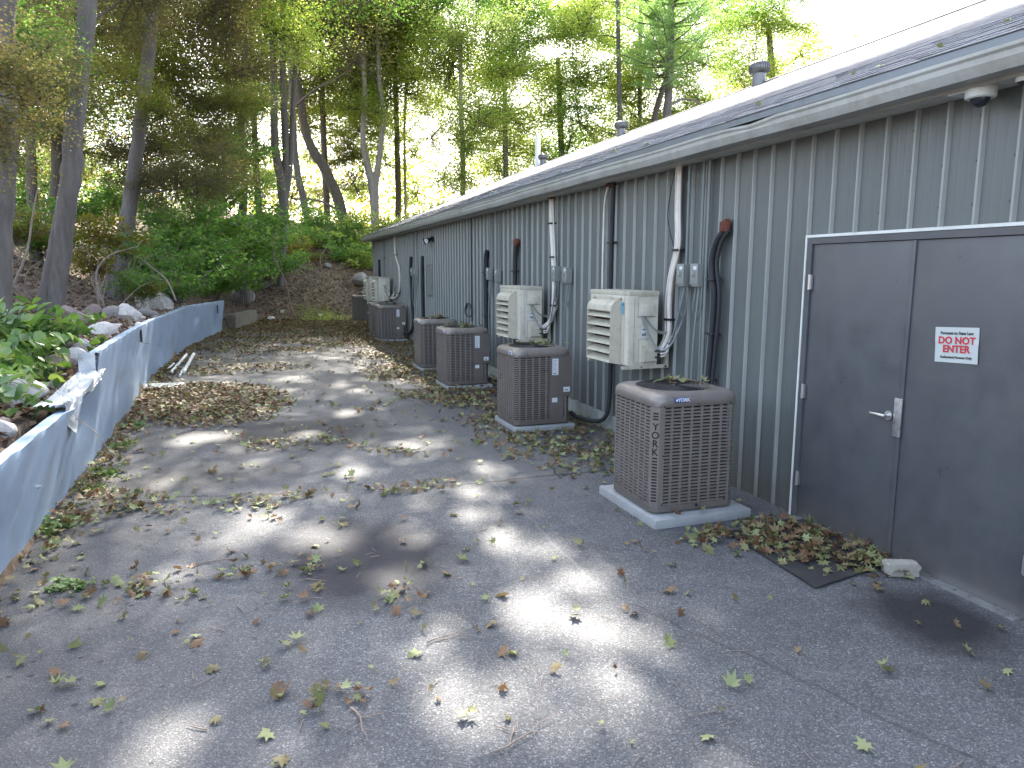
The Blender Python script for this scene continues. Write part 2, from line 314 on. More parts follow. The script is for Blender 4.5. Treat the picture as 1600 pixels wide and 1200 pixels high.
def asphalt_mat():
    m = bpy.data.materials.new('worn_asphalt'); m.use_nodes = True; t = m.node_tree; N = t.nodes; L = t.links; b = N['Principled BSDF']
    tc = N.new('ShaderNodeTexCoord'); O = tc.outputs['Object']
    def noise(s, d=6, r=.6, vec=O):
        n = N.new('ShaderNodeTexNoise'); n.inputs['Scale'].default_value = s; n.inputs['Detail'].default_value = d; n.inputs['Roughness'].default_value = r; L.new(vec, n.inputs['Vector']); return n
    def mr(src, a, c, lo, hi):
        q = N.new('ShaderNodeMapRange'); q.inputs[1].default_value=a; q.inputs[2].default_value=c; q.inputs[3].default_value=lo; q.inputs[4].default_value=hi; L.new(src, q.inputs[0]); return q.outputs[0]
    def mixc(fac, a, c, bt='MIX'):
        q = N.new('ShaderNodeMix'); q.data_type='RGBA'; q.blend_type=bt
        if isinstance(fac, (int, float)): q.inputs[0].default_value=fac
        else: L.new(fac, q.inputs[0])
        for i, w in ((6,a),(7,c)):
            if isinstance(w, tuple): q.inputs[i].default_value=(*w,1)
            else: L.new(w, q.inputs[i])
        return q.outputs[2]
    v = N.new('ShaderNodeTexVoronoi'); v.inputs['Scale'].default_value = 140; L.new(O, v.inputs['Vector'])
    sp = N.new('ShaderNodeSeparateColor'); L.new(v.outputs['Color'], sp.inputs[0])
    cr = N.new('ShaderNodeValToRGB'); e = cr.color_ramp.elements; e[0].color=(.060,.063,.070,1); e[1].color=(.25,.25,.25,1)
    for p_, c_ in ((.45,(.094,.096,.102,1)),(.85,(.128,.130,.136,1)),(.94,(.18,.18,.18,1))): q=e.new(p_); q.color=c_
    L.new(sp.outputs[0], cr.inputs[0])
    big = noise(.8, 8, .65); c = mixc(1.0, cr.outputs[0], mr(big.outputs[0], .3, .7, .78, 1.2), 'MULTIPLY')
    mid = noise(6, 8, .7); c = mixc(1.0, c, mr(mid.outputs[0], .3, .7, .85, 1.15), 'MULTIPLY')
    # smoother, muddier surface away to the left and the far end
    sx = N.new('ShaderNodeSeparateXYZ'); L.new(O, sx.inputs[0])
    c = mixc(mr(sx.outputs[0], .6, -1.6, 0, .55), c, (.092,.089,.092))
    c = mixc(mr(sx.outputs[1], 7, 13, 0, .5), c, (.10,.098,.098))
    # stains: soft irregular ellipses
    wn = noise(2.2, 6, .7)
    def stain(c, x, y, rx, ry, col, amt, rot=0):
        mp = N.new('ShaderNodeMapping'); mp.vector_type='TEXTURE'; mp.inputs['Location'].default_value=(x,y,0); mp.inputs['Scale'].default_value=(rx,ry,1); mp.inputs['Rotation'].default_value=(0,0,rot); L.new(O, mp.inputs[0])
        ln = N.new('ShaderNodeVectorMath'); ln.operation='LENGTH'; L.new(mp.outputs[0], ln.inputs[0])
        ad = N.new('ShaderNodeMath'); ad.operation='MULTIPLY_ADD'; L.new(wn.outputs[0], ad.inputs[0]); ad.inputs[1].default_value=1.1; L.new(ln.outputs['Value'], ad.inputs[2])
        return mixc(mr(ad.outputs[0], 1.75, 1.15, 0, amt), c, col)
    c = stain(c, .60, 4.8, .62, .80, (.020,.020,.026), .92)
    c = stain(c, .35, 9.0, 1.2, 1.1, (.035,.032,.034), .75)
    c = stain(c, 3.5, 2.85, .36, .42, (.018,.018,.021), .9)
    c = stain(c, -.6, 7.3, 1.1, .5, (.06,.055,.05), .45)
    c = stain(c, 3.3, 9.9, .7, 3.2, (.06,.055,.045), .6)
    c = stain(c, .1, 16.2, 1.3, .8, (.08,.07,.06), .5)
    c = stain(c, 2.4, 6.9, .6, 1.4, (.15,.147,.145), .4)
    # small dark spots
    v2 = N.new('ShaderNodeTexVoronoi'); v2.inputs['Scale'].default_value = 9; L.new(O, v2.inputs['Vector'])
    sp2 = N.new('ShaderNodeSeparateColor'); L.new(v2.outputs['Color'], sp2.inputs[0])
    th = N.new('ShaderNodeMath'); th.operation='MULTIPLY'; L.new(mr(v2.outputs['Distance'], .16, .11, 0, 1), th.inputs[0]); L.new(mr(sp2.outputs[1], .45, .5, 0, 1), th.inputs[1])
    th2 = N.new('ShaderNodeMath'); th2.operation='MULTIPLY'; L.new(th.outputs[0], th2.inputs[0]); L.new(mr(sx.outputs[0], 1.2, -.6, .0, .75), th2.inputs[1])
    c = mixc(th2.outputs[0], c, (.03,.03,.032))
    # cracks: distance to wavy segments
    wv = noise(3, 5, .7)
    def crack(c, x0, y0, x1, y1, w, col, amt):
        L_ = math.hypot(x1-x0, y1-y0); a = math.atan2(y1-y0, x1-x0)
        mp = N.new('ShaderNodeMapping'); mp.vector_type='TEXTURE'; mp.inputs['Location'].default_value=((x0+x1)/2,(y0+y1)/2,0); mp.inputs['Rotation'].default_value=(0,0,a); L.new(O, mp.inputs[0])
        s = N.new('ShaderNodeSeparateXYZ'); L.new(mp.outputs[0], s.inputs[0])
        ad = N.new('ShaderNodeMath'); ad.operation='MULTIPLY_ADD'; L.new(wv.outputs[0], ad.inputs[0]); ad.inputs[1].default_value=.16; L.new(s.outputs[1], ad.inputs[2])
        ad2 = N.new('ShaderNodeMath'); ad2.operation='SUBTRACT'; L.new(ad.outputs[0], ad2.inputs[0]); ad2.inputs[1].default_value=.08
        ab = N.new('ShaderNodeMath'); ab.operation='ABSOLUTE'; L.new(ad2.outputs[0], ab.inputs[0])
        ax = N.new('ShaderNodeMath'); ax.operation='ABSOLUTE'; L.new(s.outputs[0], ax.inputs[0])
        mm = N.new('ShaderNodeMath'); mm.operation='MULTIPLY'; L.new(mr(ab.outputs[0], w, w*.4, 0, 1), mm.inputs[0]); L.new(mr(ax.outputs[0], L_/2, L_/2-.15, 0, amt), mm.inputs[1])
        return mixc(mm.outputs[0], c, col)
    c = crack(c, 2.02, 7.0, 1.90, 3.7, .016, (.22,.22,.22), .3)
    c = crack(c, .7, 6.25, 4.0, 6.2, .02, (.03,.028,.025), .85)
    c = crack(c, -1.6, 6.9, .8, 6.3, .022, (.04,.035,.03), .7)
    c = crack(c, 1.95, 3.7, 2.9, 1.2, .014, (.04,.038,.036), .5)
    L.new(c, b.inputs['Base Color']); b.inputs['Roughness'].default_value=.82; b.inputs['Specular IOR Level'].default_value=.35
    bp = N.new('ShaderNodeBump'); bp.inputs['Strength'].default_value=.6; bp.inputs['Distance'].default_value=.006; L.new(v.outputs['Distance'], bp.inputs['Height'])
    bp2 = N.new('ShaderNodeBump'); bp2.inputs['Strength'].default_value=.35; bp2.inputs['Distance'].default_value=.03; L.new(mid.outputs[0], bp2.inputs['Height']); L.new(bp.outputs[0], bp2.inputs['Normal']); L.new(bp2.outputs[0], b.inputs['Normal'])
    return m
M['asphalt'] = asphalt_mat()
# terrain dips well below the lot so the two never coincide
def terr(X, Y):
    h = height(X, Y)
    inlot = (X > xb(Y)+.05) & (Y < 27.0+.55*np.clip(X-1, 0, 6))
    return np.where(inlot, -.06, h+.0)
xs = np.concatenate([np.linspace(-60, -14, 24), np.linspace(-13.5, -3, 43), np.linspace(-2.8, 6, 89), np.linspace(6.5, 20, 28), np.linspace(22, 80, 20)])
ys = np.concatenate([np.linspace(-50, 0, 20), np.linspace(.4, 50, 190), np.linspace(52, 100, 20)])
grid('forest_floor', xs, ys, terr, M['floor'], kind='structure')
g = MB(); g.add([(-900,-900,-.5),(900,-900,-.5),(900,1200,-.5),(-900,1200,-.5)], [(0,1,2,3)]); g.build('ground', M['floor'], kind='structure')
lx = np.linspace(0, 1, 30); lyv = np.concatenate([np.linspace(-45, 0, 20), np.linspace(.5, 31.5, 80)])
def lotgrid():
    v = []; f = []
    for j, Y in enumerate(lyv):
        x0 = float(xb(Y))-.06; x1 = 4.1 if Y < 26.9 else 9.0
        for i, t in enumerate(lx):
            X = x0+(x1-x0)*t; z = .02*math.sin(X*.9+Y*.3)*0
            v.append((X, Y, z))
    nx = len(lx)
    for j in range(len(lyv)-1):
        for i in range(nx-1): f.append((j*nx+i, j*nx+i+1, (j+1)*nx+i+1, (j+1)*nx+i))
    me = bpy.data.meshes.new('parking_lot'); me.from_pydata(v, [], f); me.materials.append(M['asphalt']); return link('parking_lot', me, kind='structure')
lotgrid()
# ------------------------------------------------------------------ building
X0 = 4.02; Y_END = 26.6; Y_START = -1.2; SOF = 2.955; PITCHR = .4167; XE = 3.66; ZE = 3.135; XR = 9.1; ZR = ZE+PITCHR*(XR-XE)
bld = thing('building', 'long low grey metal-sided building with a pale gutter and shingled roof', 'building', (0, 0, 0))
PW = .9144
def panel_mesh(z0, z1, w=PW, name='wall_panel'):
    """ribbed steel sheet: profile along Y extruded in Z, ribs every 9 inches"""
    prof = []; n = round(w/.2286)
    for i in range(n):
        y = i*.2286
        prof += [(y, 0), (y+.009, -.024), (y+.024, -.024), (y+.033, 0)]
        for q in (.10, .165): prof += [(y+q-.012, 0), (y+q, -.0009), (y+q+.012, 0)]
    prof.append((w-.0015, 0))
    b = MB(); m = len(prof)
    vs = [(x, y, z0) for y, x in prof]+[(x, y, z1) for y, x in prof]+[(.012, y, z0) for y, x in prof]+[(.012, y, z1) for y, x in prof]
    fs = []
    mi = []
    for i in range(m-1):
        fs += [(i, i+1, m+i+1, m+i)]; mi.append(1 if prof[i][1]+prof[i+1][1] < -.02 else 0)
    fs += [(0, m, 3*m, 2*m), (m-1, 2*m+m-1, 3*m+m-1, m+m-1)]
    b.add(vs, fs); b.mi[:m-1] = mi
    for sy in (.018, .2466, .4752, .7038):     # screws beside the ribs
        for sz in (z0+.12, (z0+z1)/2, z1-.12):
            if sy < w: b.box(-.004, sy+.03, sz-.006, .002, sy+.042, sz+.006)
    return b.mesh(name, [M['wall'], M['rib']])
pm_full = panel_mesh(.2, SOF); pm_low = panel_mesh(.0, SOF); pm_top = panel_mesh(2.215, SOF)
y = 4.582
pm_a = panel_mesh(0, SOF, .2286*9)
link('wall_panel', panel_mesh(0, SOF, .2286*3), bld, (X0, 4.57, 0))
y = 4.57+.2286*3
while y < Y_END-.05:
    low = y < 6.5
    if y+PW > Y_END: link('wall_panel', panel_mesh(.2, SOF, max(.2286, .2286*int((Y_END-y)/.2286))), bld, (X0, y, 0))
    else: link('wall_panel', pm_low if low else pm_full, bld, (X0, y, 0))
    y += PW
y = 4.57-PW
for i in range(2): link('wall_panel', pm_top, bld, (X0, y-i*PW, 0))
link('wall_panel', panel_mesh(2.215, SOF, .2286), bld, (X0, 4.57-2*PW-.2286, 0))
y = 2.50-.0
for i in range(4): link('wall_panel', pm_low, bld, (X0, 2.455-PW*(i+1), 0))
b = MB(); b.box(X0+.013, Y_START, -.1, X0+.12, 2.59, SOF+.1); b.box(X0+.013, 4.57, -.1, X0+.12, Y_END-.02, SOF+.1); b.box(X0+.013, 2.6, 2.2, X0+.12, 4.57, SOF+.1)
b.box(X0+.1, Y_END-.14, -.1, 14.2, Y_END-.02, SOF+.1); b.box(X0+.1, Y_START, -.1, 14.2, Y_START+.1, SOF+.1); b.box(14.1, Y_START, -.1, 14.2, Y_END-.02, SOF+.1)
for yy in (Y_START+.0, Y_END-.14):
    b.prism([(X0+.02, SOF+.1), (14.2, SOF+.1), (XR, ZR-.12)], 'y', yy, yy+.12)
b.build('wall', M['wall'], bld)
b = MB(); b.box(X0-.022, 6.9, -.05, X0+.013, Y_END, .197); b.build('foundation', M['found'], bld)
b = MB(); b.box(X0-.03, Y_END-.0, 0, X0+.06, Y_END+.03, SOF); b.build('corner_trim', M['gutter'], bld)
# roof deck, both slopes
b = MB(); sl_len = math.hypot(XR-XE, ZR-ZE)
for sgn in (1, -1):
    def mx(x): return x if sgn == 1 else 2*XR-x
    pts = [(mx(XE), ZE-.012), (XR, ZR-.012), (XR, ZR-.11), (mx(XE), ZE-.03)]
    b.prism(pts, 'y', Y_START-.3, Y_END+.3)
roof = b.build('roof', M['shingle'], bld)
# shingles: courses of tabs; rows ride on each other
su = Vector(((XR-XE)/sl_len, 0, (ZR-ZE)/sl_len)); sn = Vector((-su.z, 0, su.x))
def tab(B, r, y0, wd, lift=0, th=.006):
    a = r*.14; e = .15
    p = Vector((XE, 0, ZE))
    q0 = p+su*(a-.02)+sn*(.0035+th+lift); q1 = p+su*(a+e)+sn*(.0015); q0b = p+su*(a-.02)+sn*(.0018+lift*.6)
    vs = []
    for yy in (y0, y0+wd-.004):
        for q in (q0b, q0, q1): vs.append((q.x, yy, q.z))
    B.add(vs, [(0,1,4,3),(1,2,5,4),(0,2,1),(3,4,5),(0,3,5,2)])
nrow = int(sl_len/.14)+1; cnt = 0; rs = random.Random(3); rest = MB()
protos = []
for k in range(6):
    B = MB(); tab(B, 0, 0, .305, rs.uniform(0, .003), rs.choice((.001, .003, .005))); protos.append(B.mesh('shingle', M['shingle'] if k % 2 else M['shingle2']))
for r in range(nrow):
    yy = Y_START-.3-(.153 if r % 2 else 0)-rs.uniform(0, .1)
    while yy < Y_END+.2:
        if r < 8 and 2.2 < yy < 13.2 and cnt < 300:
            off = su*(r*.14); link('shingle', protos[rs.randrange(6)], roof, (off.x, yy, off.z)); cnt += 1
        else: tab(rest, r, yy, .305, rs.uniform(0, .003)*(r<9), rs.choice((.001, .003, .0045)) if r < 9 else rs.choice((-.001, 0, .0007)))
        yy += .305
rest.build('shingles', M['shingle'], roof, kind='stuff')
b = MB(); b.prism([(XR-.15, ZR-.045), (XR, ZR+.02), (XR+.15, ZR-.045), (XR, ZR-.01)], 'y', Y_START-.3, Y_END+.3); b.build('ridge_cap', M['shingle'], roof)
# drip edge, gutter (K-style with a bent lip), soffit
b = MB(); b.prism([(XE-.012, ZE-.055), (XE-.006, ZE-.055), (XE-.0, ZE-.008), (XE+.05, ZE+.012), (XE+.05, ZE+.008), (XE-.012, ZE-.006)], 'y', Y_START-.3, Y_END+.3); b.build('drip_edge', M['drip'], bld)
def gutter():
    b = MB(); n = 90; ys_ = np.linspace(Y_START-.3, Y_END+.3, n)
    prof = [(0, 0), (-.004, .0), (-.018, .03), (-.028, .055), (-.030, .085), (-.040, .10), (-.040, .118), (-.030, .121), (-.030, .112), (-.034, .100), (-.024, .085), (.0, .02), (.10, .005), (.115, .005), (.115, 0)]
    rg = []
    for y_ in ys_:
        s = .004*math.sin(y_*.9)+.003*math.sin(y_*2.7); dent = .02*math.exp(-((y_-4.95)/.16)**2)
        rg.append([(XE+.01+px_+(dent if pz > .08 else 0)*1.0, y_, 2.958+pz+s-(dent*.9 if pz > .08 else 0)) for px_, pz in prof])
    b.rings(rg, True, True); return b
gutter().build('gutter', M['gutter'], bld)
b = MB(); b.box(XE+.125, Y_START-.3, SOF+.002, X0+.012, Y_END+.28, SOF+.014)
for i in range(70): b.box(XE+.15, Y_START+.2+i*.4, SOF-.0005, X0-.04, Y_START+.204+i*.4, SOF+.003)
b.build('soffit', M['soffit'], bld)
b = MB(); b.box(XE+.118, Y_START-.3, SOF-.012, XE+.13, Y_END+.3, ZE-.02); b.box(XE+.02, Y_END+.285, ZE-.16, XE+.35, Y_END+.3, ZE+.0); b.build('fascia', M['gutter'], bld)

# doors
DY0, DY1, DH = 2.665, 4.50, 2.14
fr = MB()
fr.box(X0-.045, DY0-.05, 0, X0+.06, DY0, 2.19); fr.box(X0-.045, DY1, 0, X0+.06, DY1+.05, 2.19); fr.box(X0-.044, DY0, DH+.004, X0+.06, DY1, 2.19)
fr.build('door_frame', M['door'], bld)
fr = MB(); fr.box(X0-.05, DY1+.052, 0, X0+.02, DY1+.068, 2.212); fr.box(X0-.05, DY0-.068, 0, X0+.02, DY0-.052, 2.212); fr.box(X0-.049, DY0-.052, 2.192, X0+.02, DY1+.052, 2.212)
fr.build('door_trim', M['trim'], bld)
mid = 3.60
def bevbox(x0, y0, z0, x1, y1, z1, m, name, parent, bev=.003, loc=None, **kw):
    b = bmesh.new(); bmesh.ops.create_cube(b, size=1)
    for v in b.verts: v.co = Vector(((x0+x1)/2+v.co.x*(x1-x0), (y0+y1)/2+v.co.y*(y1-y0), (z0+z1)/2+v.co.z*(z1-z0)))
    bmesh.ops.bevel(b, geom=b.edges[:], offset=bev, segments=2, affect='EDGES', profile=.6)
    me = bpy.data.meshes.new(name); b.to_mesh(me); b.free(); me.materials.append(m); smooth_by(me, 40); return link(name, me, parent, loc, **kw)
d1 = bevbox(X0-.030, mid+.003, .012, X0+.015, DY1-.004, DH, M['door'], 'door', bld)
d2 = bevbox(X0-.030, DY0+.004, .012, X0+.015, mid-.003, DH, M['door'], 'door', bld)
bevbox(X0-.040, mid-.022, .02, X0-.031, mid+.008, DH-.002, M['door'], 'astragal', d2, .002)
for z in (.32, 1.02, 1.86):
    h = MB(); h.box(X0-.052, DY1-.022, z-.055, X0-.034, DY1+.012, z+.055); h.tube([(X0-.056, DY1-.002, z-.057), (X0-.056, DY1-.002, z+.057)], .008, 8); h.build('hinge', M['steel'], d1)
    h = MB(); h.box(X0-.052, DY0-.012, z-.055, X0-.034, DY0+.022, z+.055); h.tube([(X0-.056, DY0+.002, z-.057), (X0-.056, DY0+.002, z+.057)], .008, 8); h.build('hinge', M['steel'], d2)
h = MB(); hz, hy = .98, mid+.085
h.tube([(X0-.031, hy, hz), (X0-.043, hy, hz)], [.034, .032], 20); h.tube([(X0-.043, hy, hz), (X0-.085, hy, hz)], .012, 12)
h.tube([(X0-.082, hy-.01, hz), (X0-.088, hy+.03, hz+.002), (X0-.086, hy+.075, hz+.003), (X0-.082, hy+.115, hz+.0)], [.012, .011, .009, .008], 10)
h.build('handle', M['steel'], d1, smooth=35)
bevbox(X0-.049, mid-.026, hz-.13, X0-.0415, mid+.036, hz+.13, M['galv'], 'latch_guard', d1, .002)
h = MB(); h.box(X0-.10, DY0+.0, .0, X0+.01, DY1, .011); h.build('threshold', M['galv'], bld)

# notice on the right door leaf
def notice():
    t = thing('warning_notice', 'white paper notice with red DO NOT ENTER lettering taped to the right door leaf', 'sign', (X0-.0315, 3.235, 1.50), 0)
    b = MB(); n = 9; 
    vs = []
    for side in (0, -.0012):
        for j in range(n):
            for i in range(n):
                yy = -.145+.29*i/(n-1); zz = -.108+.216*j/(n-1); c = -.004*(abs(yy/.145)**4)*(1 if (i > 4) == (j > 4) else .2)
                vs.append((c+side-.0005, yy, zz))
    fs = []
    for s_ in (0, 1):
        for j in range(n-1):
            for i in range(n-1):
                a = s_*n*n+j*n+i; fs.append((a, a+1, a+n+1, a+n))
    b.add(vs, fs); p = link('sheet', b.mesh('sheet', M['paper']), t)
    rot = (math.pi/2, 0, -math.pi/2)
    for txt, sz, z, mm, bo in (('Pursuant to State Law', .0245, .072, 'ink', .0006), ('DO NOT', .061, .026, 'red', .0018), ('ENTER', .061, -.026, 'red', .0018), ('Authorized Persons Only', .0205, -.075, 'ink', .0006)):
        me = text_mesh(txt, sz, M[mm], 'lettering', bo); link('lettering', me, t, (-.0045, 0, z), rot)
    t.rotation_euler = (R(-3.0), 0, 0)
notice()
# door mat, block
mb = MB(); n = 14
vs = []; fs = []
cs = [Vector((3.16, 3.36)), Vector((3.90, 3.50)), Vector((3.97, 4.40)), Vector((3.22, 4.36))]
for lay in (0, 1):
    for j in range(n):
        for i in range(n):
            u, v = i/(n-1), j/(n-1); p = (cs[0]*(1-u)+cs[1]*u)*(1-v)+(cs[3]*(1-u)+cs[2]*u)*v
            vs.append((p.x, p.y, .005+.010*lay+.006*max(0, math.sin(u*5+v*3))*(u < .3)))
for lay in (0, 1):
    for j in range(n-1):
        for i in range(n-1):
            a = lay*n*n+j*n+i; fs.append((a, a+1, a+n+1, a+n))
per = [i for i in range(n)]+[j*n+n-1 for j in range(1, n)]+[(n-1)*n+i for i in range(n-2, -1, -1)]+[j*n for j in range(n-2, 0, -1)]
for k in range(len(per)): a, b_ = per[k], per[(k+1) % len(per)]; fs.append((a, b_, n*n+b_, n*n+a))
mb.add(vs, fs); mb.build('door_mat', M['rubber'], label='black rubber mat half buried in leaves in front of the grey double door', cat='mat')
def block():
    b = bmesh.new(); bmesh.ops.create_cube(b, size=1)
    for v in b.verts: v.co = Vector((v.co.x*.20, v.co.y*.10, v.co.z*.085))
    bmesh.ops.subdivide_edges(b, edges=b.edges[:], cuts=3, use_grid_fill=True)
    rr = random.Random(5)
    for v in b.verts: v.co += Vector((rr.uniform(-1, 1), rr.uniform(-1, 1), rr.uniform(-1, 1)))*.0022
    bmesh.ops.bevel(b, geom=[e for e in b.edges if e.calc_face_angle(0) > 1.2], offset=.006, segments=2, affect='EDGES')
    me = bpy.data.meshes.new('concrete_brick'); b.to_mesh(me); b.free(); me.materials.append(M['conc']); smooth_by(me, 50)
    link('concrete_brick', me, None, (3.84, 3.36, .044), (0, 0, R(-22)), 'pale concrete brick propped against the foot of the grey doors', 'brick')
block()

# ------------------------------------------------------------------ roof vents
def vent(Y, s, label, X=8.85):
    z = ZE+PITCHR*(X-XE)-.1
    t = thing('roof_vent', label, 'vent', (X, Y, z), 0, 'round metal vents along the roof ridge')
    n = 24
    def ring(r, z_): return [(r*math.cos(2*math.pi*k/n), r*math.sin(2*math.pi*k/n), z_) for k in range(n)]
    b = MB(); b.rings([ring(.14*s, 0), ring(.14*s, .36*s)], True, True); b.build('pipe', M['ventm'], t, smooth=40)
    b = MB(); b.rings([ring(.14*s, .34*s), ring(.165*s, .35*s), ring(.20*s, .39*s), ring(.215*s, .46*s), ring(.20*s, .53*s), ring(.15*s, .57*s), ring(.07*s, .59*s)], True, True)
    for k in range(n):
        a = 2*math.pi*k/n; b.tube([(math.cos(a)*r_*s, math.sin(a)*r_*s, z_*s) for r_, z_ in ((.17, .35), (.207, .39), (.222, .46), (.207, .53), (.155, .573))], .006, 4)
    b.build('turbine_cap', M['ventm'], t, smooth=40)
vent(11.65, .85, 'round turbine vent nearest the camera on the sunlit roof ridge')
vent(17.0, .75, 'small domed metal vent in the middle of the roof ridge')
vent(22.3, .7, 'domed metal vent beside the white pipe far along the roof')
b = MB(); b.tube([(8.9, 22.9, 5.0), (8.9, 22.9, 6.3)], .09, 14); b.build('vent_pipe', M['pvc'], smooth=40, label='plain white pipe standing upright on the far roof ridge', cat='pipe')

# ------------------------------------------------------------------ condenser units
HW = .365
def rsq(th, h, r):
    """point on rounded square of half-size h, corner radius r at polar angle th"""
    c, s = math.cos(th), math.sin(th); t = h/max(abs(c), abs(s)); x, y_ = c*t, s*t
    a = h-r
    if abs(x) > a and abs(y_) > a:
        cx, cy = math.copysign(a, x), math.copysign(a, y_); # ray-circle
        bq = -(c*cx+s*cy); cc = cx*cx+cy*cy-r*r; t = -bq+math.sqrt(max(0, bq*bq-cc)); x, y_ = c*t, s*t
    return x, y_
NT = 72
TH = [2*math.pi*k/NT for k in range(NT)]
def sqring(h, r, z): return [(*rsq(a, h, r), z) for a in TH]
def slat_path(h, r):
    p = []
    for k, (sx, sy) in enumerate(((1, 1), (-1, 1), (-1, -1), (1, -1))):
        for i in range(5):
            a = math.pi/2*(k+i/4); p.append((sx*(h-r)+r*math.cos(a), sy*(h-r)+r*math.sin(a)))
    return p
def cond_meshes():
    me = {}
    P0 = slat_path(HW, .065); P1 = slat_path(HW-.012, .055); P2 = slat_path(HW-.014, .055)
    b = MB(); nr = 29
    for i in range(nr+1):
        z = .05+i*(.775/nr); h = .0118
        b.rings([[(x, y_, z) for x, y_ in P0], [(x, y_, z+h) for x, y_ in P0], [(x, y_, z+h+.004) for x, y_ in P1], [(x, y_, z+.004) for x, y_ in P1], [(x, y_, z) for x, y_ in P0]])
    me['louvre'] = b.mesh('louvre_grille', M['brown'])
    b = MB()
    for s in range(4):
        T = Matrix.Rotation(s*math.pi/2, 4, 'Z')
        for k in range(8):
            u = -.301+k*.086
            b.box(u-.010, -HW-.0012, .045, u+.010, -HW+.010, .83, T=T)
    me['rib'] = b.mesh('grille_ribs', M['brown'])
    b = MB(); b.rings([sqring(HW-.045, .05, .04), sqring(HW-.045, .05, .84)], True, True); me['coil'] = b.mesh('coil', M['coil'])
    b = MB(); b.rings([sqring(HW+.004, .066, -.0), sqring(HW+.004, .066, .048), sqring(HW-.02, .055, .05)], True, False)
    for sx in (-1, 1):
        for sy in (-1, 1): b.box(sx*.27-.03, sy*.27-.03, -.02, sx*.27+.03, sy*.27+.03, .0)
    me['base'] = b.mesh('base_pan', M['brownd'])
    b = MB(); rg = []
    for off, z, k in ((.004, .826, 0), (.008, .83, 0), (.008, .872, 0), (.003, .893, 0), (-.010, .913, 0), (-.028, .926, 0), (-.05, .932, .15), (-.06, .934, .6), (-.065, .935, 1), (-.072, .928, 1), (-.075, .86, 1)):
        r1 = sqring(HW+off, .075+max(0, -off), z); ring = []
        for (x, y_, z_), a in zip(r1, TH):
            cr_ = .312+off+.06
            ring.append((x*(1-k)+cr_*math.cos(a)*k, y_*(1-k)+cr_*math.sin(a)*k, z_))
        rg.append(ring)
    b.rings(rg); me['cap'] = b.mesh('top_cover', M['brown'], 50)
    b = MB()
    for j in range(13):
        r = .035+j*.0215
        b.tube([(r*math.cos(a), r*math.sin(a), .936-.02*(1-r/.3)*0) for a in [2*math.pi*k/36 for k in range(37)]], .0022, 4, cap=False)
    for k in range(4): a = k*math.pi/2+.4; b.tube([(0.02*math.cos(a), .02*math.sin(a), .932), (.305*math.cos(a), .305*math.sin(a), .930)], .0035, 5)
    me['guard'] = b.mesh('fan_guard', M['black'])
    b = MB(); b.rings([[(r*math.cos(a), r*math.sin(a), z) for a in TH[::3]] for r, z in ((.07, .80), (.07, .88), (.04, .895))], True, True)
    for k in range(3):
        vs = []
        for lay in (0, .004):
            for i in range(5):
                r = .06+i*.055
                for s_ in (-1, 1): a = k*2.094+s_*(.42-.03*i); vs.append((r*math.cos(a), r*math.sin(a), .85+s_*.03+lay))
        fs = []
        for lay in (0, 10):
            for i in range(4): fs.append((lay+2*i, lay+2*i+1, lay+2*i+3, lay+2*i+2))
        b.add(vs, fs)
    b.rings([[(r*math.cos(a), r*math.sin(a), .79) for a in TH] for r in (.30, .01)], False, True)
    me['fan'] = b.mesh('fan', M['dark'])
    return me
CM = cond_meshes()
